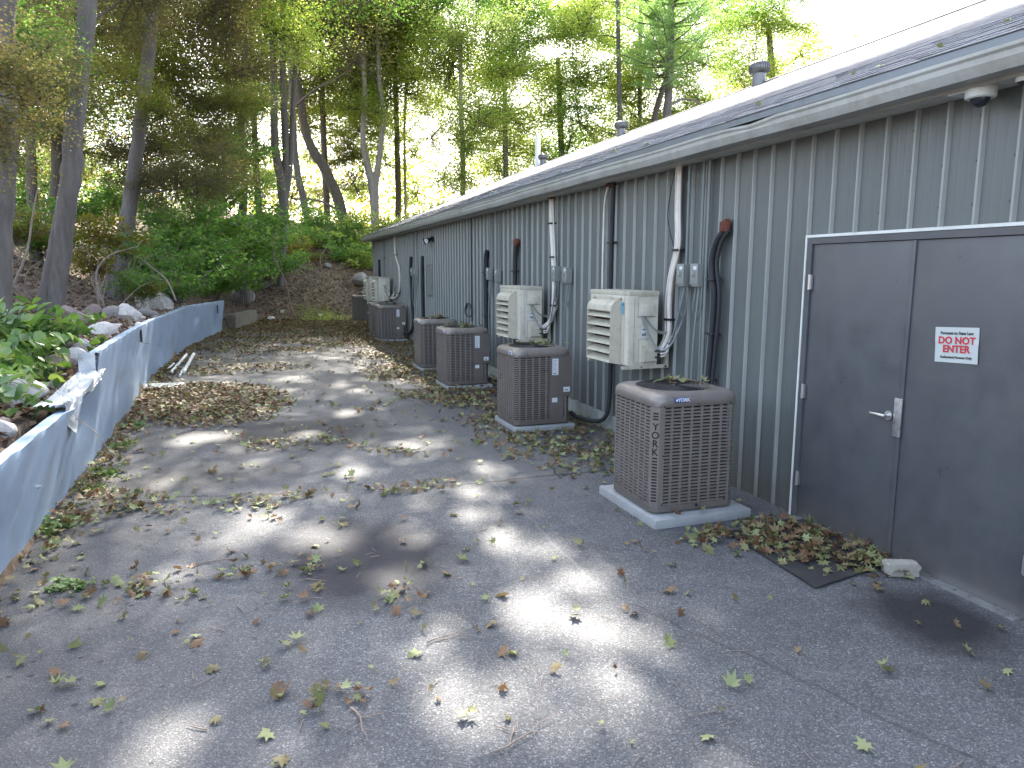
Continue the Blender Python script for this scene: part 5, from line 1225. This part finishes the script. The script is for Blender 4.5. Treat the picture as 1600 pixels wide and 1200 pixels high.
for a in ((300, 424, 24, 32, 'l_fresh', 'low green shrub touching the grey board', 'b'), (345, 424, 29, 32, 'l_fresh', 'low green shrub behind the barrier end', 'a'),
          (255, 355, 23, 50, 'l_fresh', 'wide green shrub directly right of the leaning trunk', 'b'), (310, 385, 24, 52, 'l_fresh', 'broad green shrub in the middle of the shrub bank', 'a'), (300, 320, 25, 48, 'l_fresh', 'dim green shrub high behind the shrub bank', 'a'), (355, 385, 29, 48, 'l_fresh', 'bushy green shrub under the leaf-clad trunk', 'b'), (400, 438, 31, 18, 'l_fresh', 'feathery low green sprig at the right foot of the shrub bank', 'c'), (455, 385, 36, 30, 'l_yell', 'yellowish thin bush left of the yellow-green bushes', 'c'), (535, 385, 37, 30, 'l_fresh', 'green bush drooping over the top of the leafy slope', 'a'), (570, 395, 36, 28, 'l_lime', 'green bush drooping beside the building corner', 'a'), (500, 335, 42, 28, 'l_fresh', 'green bush behind the leftmost yellow-green bush', 'b'), (15, 290, 26, 44, 'l_fresh', 'green bush high at the left edge of the picture', 'b'), (165, 290, 27, 40, 'l_fresh', 'dim bush between double and leaning trunks', 'b'),
          (236, 392, 21, 46, 'l_fresh', 'green shrub hugging the right side of the leaning trunk', 'a'), (288, 372, 24, 52, 'l_fresh', 'tallest rounded green shrub left of centre', 'b'),
          (335, 345, 27, 52, 'l_fresh', 'high green shrub in front of the leaf-clad trunk', 'a'), (385, 352, 30, 50, 'l_fresh', 'green shrub just left of the clump of stems', 'b'),
          (270, 425, 20, 44, 'l_fresh', 'low green shrub above the mossy boulder', 'b'), (330, 415, 27, 50, 'l_fresh', 'green shrub above the barrier end', 'a'),
          (385, 400, 31, 44, 'l_fresh', 'dark green shrub over the leaning black rod', 'b'), (420, 395, 32, 36, 'l_fresh', 'green shrub whose right edge meets the bare leafy slope', 'a'),
          (345, 285, 29, 45, 'l_fresh', 'upper green bush halfway up the leaf-clad trunk', 'b'), (365, 225, 29, 38, 'l_fresh', 'topmost green bush climbing the leaf-clad trunk', 'a'),
          (426, 325, 33, 34, 'l_fresh', 'small green shrub at the foot of the clump of stems', 'c'),
          (478, 362, 39, 32, 'l_lime', 'leftmost of the yellow-green bushes behind the leafy slope', 'a'), (515, 356, 39, 36, 'l_fresh', 'green bush below the slanting trunk', 'b'),
          (552, 365, 39, 38, 'l_lime', 'bright yellow-green bush left of the pale forked trunk', 'a'), (588, 372, 39, 34, 'l_lime', 'yellow-green bush touching the far corner of the roof', 'b'),
          (608, 345, 39, 26, 'l_lime', 'sunlit bush behind the pale forked trunk', 'c'), (642, 338, 44, 26, 'l_lime', 'sunlit bush peeping over the far end of the roof', 'c'), (560, 335, 39, 26, 'l_lime', 'pale loose bush right of the slanting trunk base', 'c'),
          (690, 318, 42, 24, 'l_lime', 'hazy bright bush farthest right over the far roof', 'c'),
          (152, 345, 17, 40, 'l_yell', 'yellowing bush between the double trunk and the leaning one', 'c'), (150, 395, 17, 34, 'l_yell', 'low yellow-orange bush right of the double trunk', 'c'),
          (215, 430, 17.5, 34, 'l_fresh', 'green sprig in front of the foot of the leaning trunk', 'c'), (195, 372, 18, 30, 'l_fresh', 'green sprig crossing the leaning trunk at mid height', 'c'),
          (235, 445, 17.5, 20, 'l_yell', 'rust-coloured small shrub right of the leaning trunk foot', 'c'),
          (24, 335, 20, 40, 'l_maple', 'olive bush at the left edge between the two trunks', 'a'), (70, 355, 22, 40, 'l_fresh', 'bush directly left of the double trunk', 'b'), (130, 310, 23, 36, 'l_fresh', 'dim bush seen right behind the double trunk', 'a')):
    shrub(*a)
# thin bare saplings
for pts, lab, Y in (([(457, 490), (446, 440), (430, 405), (424, 370)], 'thin bare sapling on the leafy slope right of the shrubs', 27), ([(8, 470), (40, 400), (52, 330), (60, 290)], 'bent bare stem arching in front of the left bank', 12), ([(160, 475), (150, 430), (170, 400), (215, 385)], 'wiry bare stem left of the leaning trunk', 15), ([(275, 470), (262, 440), (240, 420), (225, 408)], 'forked dead twig above the big white boulder', 17), ([(508, 440), (500, 405), (512, 385)], 'short bare stick at the foot of the yellow-green bushes', 29)):
    P = [at(x, y_, Y) for x, y_ in pts]; o0 = P[0]; Q, R_ = spline(P, [.022, .018, .013, .006][:len(P)]); t = thing('sapling', lab, 'sapling', o0, 0, 'bare saplings on the bank')
    b = MB(); b.tube([q-o0 for q in Q], R_, 6); b.build('stem', M['twig'], t, smooth=True)
    b = MB(); rr = random.Random(Y)
    for k in range(5, len(Q), 2):
        d = Vector((rr.gauss(0, 1), rr.gauss(0, 1), .6)).normalized()*rr.uniform(.15, .5); b.tube([Q[k]-o0, Q[k]-o0+d*.5+Vector((0, 0, .03)), Q[k]-o0+d], [.006, .004, .002], 4)
    b.build('twigs', M['twig'], t)
# tangles of dead brush
def brush(name, label, cx, cy, rx, ry, n, seed, hgt=.5):
    rr = random.Random(seed); b = MB()
    for _ in range(n):
        x, y_ = cx+rr.gauss(0, rx), cy+rr.gauss(0, ry)
        if x > float(xb(y_))-.15: continue
        z = H(x, y_)+rr.uniform(0, .12); a = rr.uniform(0, 6.28); L0 = rr.uniform(.25, 1.3); e = rr.gauss(.15, .35)*hgt*2
        d = Vector((math.cos(a), math.sin(a), e)); P = [Vector((x, y_, z))]
        for k in range(4): d = d+Vector((rr.gauss(0, .2), rr.gauss(0, .2), rr.gauss(-.05, .15))); q = P[-1]+d.normalized()*L0/4; q.z = max(q.z, H(q.x, q.y)+.01); P.append(q)
        r = rr.uniform(.002, .008); b.tube(P, [r, r*.9, r*.75, r*.5, r*.3], 4)
    link(name, b.mesh(name, M['twig'], True), label=label, cat='brush', kind='stuff')
brush('dead_brush', 'tangle of dead grey twigs piled at the far left behind the vines', -5.0, 12.5, .9, 1.6, 900, 2, .8)
brush('fallen_twigs', 'dead twigs littering the bank around the trunks', -4.2, 17, 1.4, 4, 900, 3, .3)
brush('slope_twigs', 'dead twigs lying on the leafy slope at the far end', -.5, 31, 2.2, 3, 350, 6, .25)

# ------------------------------------------------------------------ vines and weeds
def vine_meshes():
    out = []
    for seed in (1, 2, 3):
        rr = random.Random(seed+70); b = MB(); pts = []; nn = []
        for i in range(16):
            a = rr.uniform(0, 6.28); L0 = rr.uniform(.3, .62); P = [Vector((rr.gauss(0, .05), rr.gauss(0, .05), 0))]; d = Vector((math.cos(a)*.9, math.sin(a)*.9, rr.uniform(.6, 1.5)))
            for k in range(6): d = d+Vector((0, 0, -.28)); P.append(P[-1]+d.normalized()*L0/6+Vector((0, 0, .0)))
            b.tube(P, [.005, .005, .004, .004, .003, .002, .002], 4)
            for k in range(1, 7):
                for s in (-1, 1):
                    if rr.random() < .85:
                        q = P[k]+Vector((rr.gauss(0, .06), rr.gauss(0, .06), rr.uniform(.0, .06))); pts.append(tuple(q)); nn.append((rr.gauss(.25, .4), rr.gauss(-.45, .4), 1))
        out.append((leaf_mesh('leaves', OVATE, np.array(pts), .15, .135*rng.uniform(.55, 1.2, len(pts)), M['l_vine'], N0=np.array(nn)), b.mesh('stems', M['stem'])))
    return out
VN = vine_meshes()
VL = ['vine clump at the left edge just above the jagged slab', 'vine clump left of the large jagged white rock', 'tall vine clump at the left edge of the picture', 'vine clump in the thick of the leafy patch', 'vine clump reaching the small white stone', 'vine clump beneath the double trunk', 'upper vine clump at the left edge under the brush', 'low vine clump between jagged slab and jagged rock', 'vine clump overhanging the pinkish long stone', 'vine sprig nearest the striped pinkish rock', 'vine clump behind the middle of the leafy patch', 'small vine clump at the bottom left of the leafy patch', 'vine clump right of the tall one at the left edge', 'sparse vine clump beside the flat white stone']
VP = [(8, 630, 1.0), (48, 620, 1.05), (6, 565, 1.25), (52, 570, 1.2), (98, 588, 1.0), (95, 525, 1.2), (10, 515, 1.25), (38, 652, .7), (112, 605, .6), (135, 520, 1.0), (62, 535, 1.2), (4, 655, .6), (32, 590, 1.15), (132, 548, .8)]
for i, ((px_, py_, s), lab) in enumerate(zip(VP, VL)):
    p = hit(px_, py_+18); p.x = min(p.x-.15, float(xb(p.y))-.55)
    p.z = H(p.x, p.y)-.01; t = thing('vine_plant', lab, 'vine', p, random.Random(i).uniform(0, 6), 'broad-leaved vines on the left bank')
    lm, sm = VN[i % 3]; link('leaves', lm, t, (0, 0, 0), scale=(s*.9, s*.9, s*1.25)); link('stems', sm, t, (0, 0, 0), scale=(s*.9, s*.9, s*1.25))
WL = [(85, 822, .5, 'bright green weed growing at the barrier foot, nearest the camera'), (112, 918, .42, 'yellow-green weed clump on the asphalt near the left edge'), (165, 742, .45, 'dark green weed under the torn middle of the barrier'), (188, 700, .42, 'broad weed at the barrier foot below the torn flap'), (203, 668, .5, 'leafy weed at the barrier foot just before the leaf pile'), (240, 610, .28, 'small weed by the broken slab at the barrier foot'), (75, 832, .4, 'second bright weed hugging the nearest stretch of barrier'), (150, 765, .35, 'low weed along the barrier foot between brown leaves')]
for i, (px_, py_, s, lab) in enumerate(WL):
    r = ray(px_, py_); tt = -CZ/r.z; p = Vector((max(r.x*tt, float(xb(r.y*tt))+.1), r.y*tt, -.02)); t = thing('weed', lab, 'weed', p, i*1.3, 'weeds at the foot of the barrier')
    lm, sm = VN[(i+1) % 3]; o = link('leaves', lm, t, (0, 0, 0), scale=s*.75); link('stems', sm, t, (0, 0, 0), scale=s*.75)

def grass_patch():
    n = 1300; BL = (np.array([(-.04,0,0),(.04,0,0),(0,1,0)]), [(0,1,2)]); X = rng.normal(2.3, .55, n); Y = rng.normal(29.3, .6, n); hz = height(X, Y); P = np.stack([X, Y, hz+.04], 1)
    N0 = rng.normal(0, 1, (n, 3)); N0[:, 2] *= .3
    link('grass_patch', leaf_mesh('grass_patch', BL, P, .2, .16, M['l_lime'], N0=N0), kind='stuff', label='patch of short green grass at the foot of the far slope', cat='grass')
grass_patch()

# ------------------------------------------------------------------ fallen leaves
def ell(X, Y, cx, cy, rx, ry, rot=0, soft=.35):
    c, s = math.cos(rot), math.sin(rot); u = ((X-cx)*c+(Y-cy)*s)/rx; v = (-(X-cx)*s+(Y-cy)*c)/ry; d = np.sqrt(u*u+v*v); return np.clip((1-d)/soft+.5, 0, 1)
def nz_(X, Y, f, p):
    return (np.sin(X*f+p)*np.sin(Y*f*1.1+p*2)+np.sin(X*f*2.3+Y*f*1.7+p)*.6+np.sin(Y*f*3.1-X*f*2.1+p*3)*.4+np.sin(X*f*5.3-Y*f*4.9+p)*.3)/2.0
def dens(X, Y):
    n1 = nz_(X, Y, 1.9, .6); n2 = nz_(X, Y, 4.3, 2.1)
    D = 3.0+5*np.clip(n2+.1, 0, 1)+np.where(Y > 5, 10*np.clip(n1+n2*.6, 0, 1)**1.3, 2)
    D = D*np.clip(1.15-.25*X, .35, 1.6)*np.where(nz_(X, Y, 7.7, 1.3) > .32, 2.6, .55)
    D += 420*ell(X, Y, -.75, 11.5, 1.05, 1.75, .15)*np.clip(.8+n2*.5, 0, 1)
    D += 200*ell(X, Y, -.6, 15.2, 1.5, .75)*np.clip(.5+n2, 0, 1)
    D += 110*ell(X, Y, .0, 6.3, 1.75, .22, -.05)*np.clip(.6+n2, 0, 1)
    D += 100*ell(X, Y, -1.3, 6.6, .5, .5)*np.clip(.6+n2, 0, 1)
    D += 80*ell(X, Y, .25, 8.4, .5, .3)+70*ell(X, Y, 1.1, 8.0, .25, .8, .5)*np.clip(.4+n2, 0, 1)+60*ell(X, Y, 1.4, 10.4, .5, .5)*np.clip(.4+n2, 0, 1)
    D += 160*np.exp(-((X-xb(Y)-.12)/.16)**2)*np.where((Y > 5.6), 1, .25)
    D += 130*sstep(2.5-.03*Y, 3.0-.03*Y, X+.35*n1)*sstep(5.9, 6.4, Y)*np.clip(.75+n2*.6, .1, 1)*np.where((Y < 7.8), .9, 1)
    D += 150*ell(X, Y, 2.6, 13.2, .8, 3.3, .05)*np.clip(.6+n1, 0, 1)
    D += 170*sstep(16.5, 20, Y+.9*n1+.35*(.5-X))*np.clip(.55+n1+.5*n2, 0, 1)
    D += 200*sstep(24.0, 26.5, Y+.8*n1)
    D += 330*ell(X, Y, 3.62, 3.85, .38, .62, .1)*np.clip(.7+n2, .2, 1)+150*ell(X, Y, 3.25, 4.2, .35, .26)+80*ell(X, Y, 3.0, 4.3, .3, .12)
    D += 120*ell(X, Y, .27, 3.15, .17, .10)+75*ell(X, Y, .15, 4.75, .4, .10)+60*ell(X, Y, .75, 4.05, .12, .22)+45*ell(X, Y, -.5, 4.7, .4, .3)+50*ell(X, Y, -1.05, 4.7, .3, .2)
    return D
def scatter_lot(y0, y1, tm, name, label, size, seed, mul=1, curl=0, z0=.004):
    x0, x1 = -2.0, 4.0; A = (x1-x0)*(y1-y0); n = int(A*700)
    X = rng.uniform(x0, x1, n); Y = rng.uniform(y0, y1, n); ok = (rng.random(n) < dens(X, Y)*mul/700) & (X > xb(Y)+.04)
    for k, (_, ux, uy, uz, _l) in enumerate(UNITS): ok &= ~((abs(X-ux) < .42) & (abs(Y-uy) < .46))
    X, Y = X[ok], Y[ok]; n = len(X); hz = np.where(Y > 26, np.maximum(height(X, Y), 0), 0)
    dd = np.clip(dens(X, Y)/300, 0, 1); P = np.stack([X, Y, hz+z0+rng.random(n)*(.012+.05*dd)+.012], 1)
    green = np.clip(.72-.30*dd-.02*np.clip(Y-8, 0, 12), .25, 1); rv = np.clip(np.where(rng.random(n) < green, rng.uniform(.5, 1, n), rng.uniform(0, .55, n)), 0, 1)
    me = leaf_mesh(name, tm, P, .28+.1, size*rng.uniform(.45, 1.15, n), M['l_litter'], curl=curl, rnd=rv)
    return link(name, me, label=label, cat='leaves', kind='stuff'), n
a1 = scatter_lot(.8, 9.2, MAP, 'fallen_leaves', 'curled green and brown maple leaves strewn over the near asphalt', .078, 1, 2.4, .6)
a2 = scatter_lot(9.2, 28.5, OVATE, 'fallen_leaves', 'drifts of brown and green leaves over the far half of the asphalt', .074, 2, 1.7, .5)
def scatter_bank():
    n = 150000; X = rng.uniform(-16, 9, n); Y = rng.uniform(4, 46, n); hz = height(X, Y); on = (hz > .12) | (Y > 28)
    d = np.sqrt(X*X+Y*Y); vis = (rng.random(n) < np.clip(16/d, .25, 1)) & (np.arctan2(X, Y) > R(-20)) & (np.arctan2(X, Y) < R(16)); ok = on & vis & ~((X > 3.7) & (Y < 27.2)) & ~((X > xb(Y)) & (Y < 26))
    X, Y, hz = X[ok], Y[ok], hz[ok]; P = np.stack([X, Y, hz+.01+rng.random(len(X))*.04], 1)
    me = leaf_mesh('leaf_litter', KITE, P, .4, rng.uniform(.06, .13, len(X)), M['l_brown'], curl=.4); link('leaf_litter', me, label='brown leaf litter covering the wooded bank and far slope', cat='leaves', kind='stuff'); return len(X)
nb = scatter_bank()
def few(name, label, pts, size, m='l_litter', tm=MAP, seed=0, tilt=.35, lo=.4):
    P = np.array(pts, float); return link(name, leaf_mesh(name, tm, P, tilt, size*rng.uniform(.7, 1.2, len(P)), M[m], curl=.6, rnd=rng.uniform(lo, 1, len(P))), label=label, cat='leaves', kind='stuff')
for i, (k, ux, uy, uz, lab) in enumerate(UNITS[:5]):
    z = uz+.02+.945; nlf = (14, 16, 22, 22, 12)[i]; rr = random.Random(50+i)
    few('leaves_on_grille', ['leaves caught on the fan guard of the nearest condenser', 'leaves on top of the second condenser', 'leaves on top of the third condenser, the front twin', 'leaves on top of the rear twin condenser', 'leaves on top of the dark far condenser'][i],
        [(ux+rr.gauss(.06, .13), uy+rr.gauss(.0, .13), z+rr.uniform(.004, .03)) for _ in range(nlf)], .085, tilt=.18)
few('roof_leaves', 'pale leaves lying on the lower roof courses and gutter edge', [(XE+q, Y, ZE+PITCHR*q+.02) for q, Y in ((.05, 6.6), (.12, 6.7), (.3, 5.2), (.4, 3.6), (.35, 4.0), (.2, 7.9), (.1, 8.9), (.5, 4.4), (.6, 5.6), (.25, 10), (.08, 11.4), (.45, 8), (.7, 3.4), (.3, 12.6), (.15, 14.), (.02, 9.7))], .07, lo=.7, tilt=.15)
few('leaves_on_pad', 'a few leaves on the wide pad of the nearest condenser', [(2.95, 4.62, .10), (3.2, 4.64, .10), (3.62, 4.75, .1), (3.6, 5.2, .1)], .08)
# twigs lying on the asphalt
def twigs():
    rr = random.Random(33); b = MB()
    L_ = [(500+rr.uniform(-480, 420), 700+rr.uniform(0, 480)) for _ in range(120)]
    for _ in range(260):
        x = rr.uniform(-1.6, 2.6); y_ = 1.8+rr.random()**1.3*9; a = rr.uniform(0, 6.28); L0 = rr.uniform(.04, .17); P = [Vector((x, y_, .008))]
        for k in range(4): a += rr.gauss(0, .16); P.append(P[-1]+Vector((math.cos(a), math.sin(a), rr.uniform(-.02, .04)))*L0/4)
        r = rr.uniform(.0012, .0032); b.tube(P, [r, r, r*.8, r*.6, r*.4], 4)
    link('twigs', b.mesh('twigs', M['twig'], True), label='thin twigs and leaf stalks scattered over the near asphalt', cat='twigs', kind='stuff')
    b = MB(); 
    for (x, y_, a, L0, r) in ((.3, 3.05, -1.1, .28, .006), (.75, 3.5, .5, .3, .004), (.8, 2.55, .25, .42, .005), (-.5, 5.0, .3, .5, .006)):
        t = thing('branch', {.3: 'forked dark twig with leaves in the near middle of the lot', .75: 'pale Y-shaped twig right of the leafy clump', .8: 'long pale twig near the bottom centre of the lot', -.5: 'long reddish stick lying on the left of the lot'}[x], 'twig', (x, y_, .012))
        b = MB(); P = [Vector((0, 0, 0))]; rr2 = random.Random(int(x*100)+200)
        for k in range(6): a += rr2.gauss(0, .2); P.append(P[-1]+Vector((math.cos(a), math.sin(a), rr2.uniform(-.02, .04)))*L0/6)
        b.tube(P, [r*(1-.13*k) for k in range(7)], 6)
        for k in (2, 3, 4): d = Vector((math.cos(a+.9*(-1)**k), math.sin(a+.9*(-1)**k), .15))*L0*.3; b.tube([P[k], P[k]+d], [r*.5, r*.2], 5)
        b.build('stick', M['twig'], t, smooth=True)
twigs()
print('LEAVES', a1[1], a2[1], nb, 'OBJS', len(bpy.data.objects))
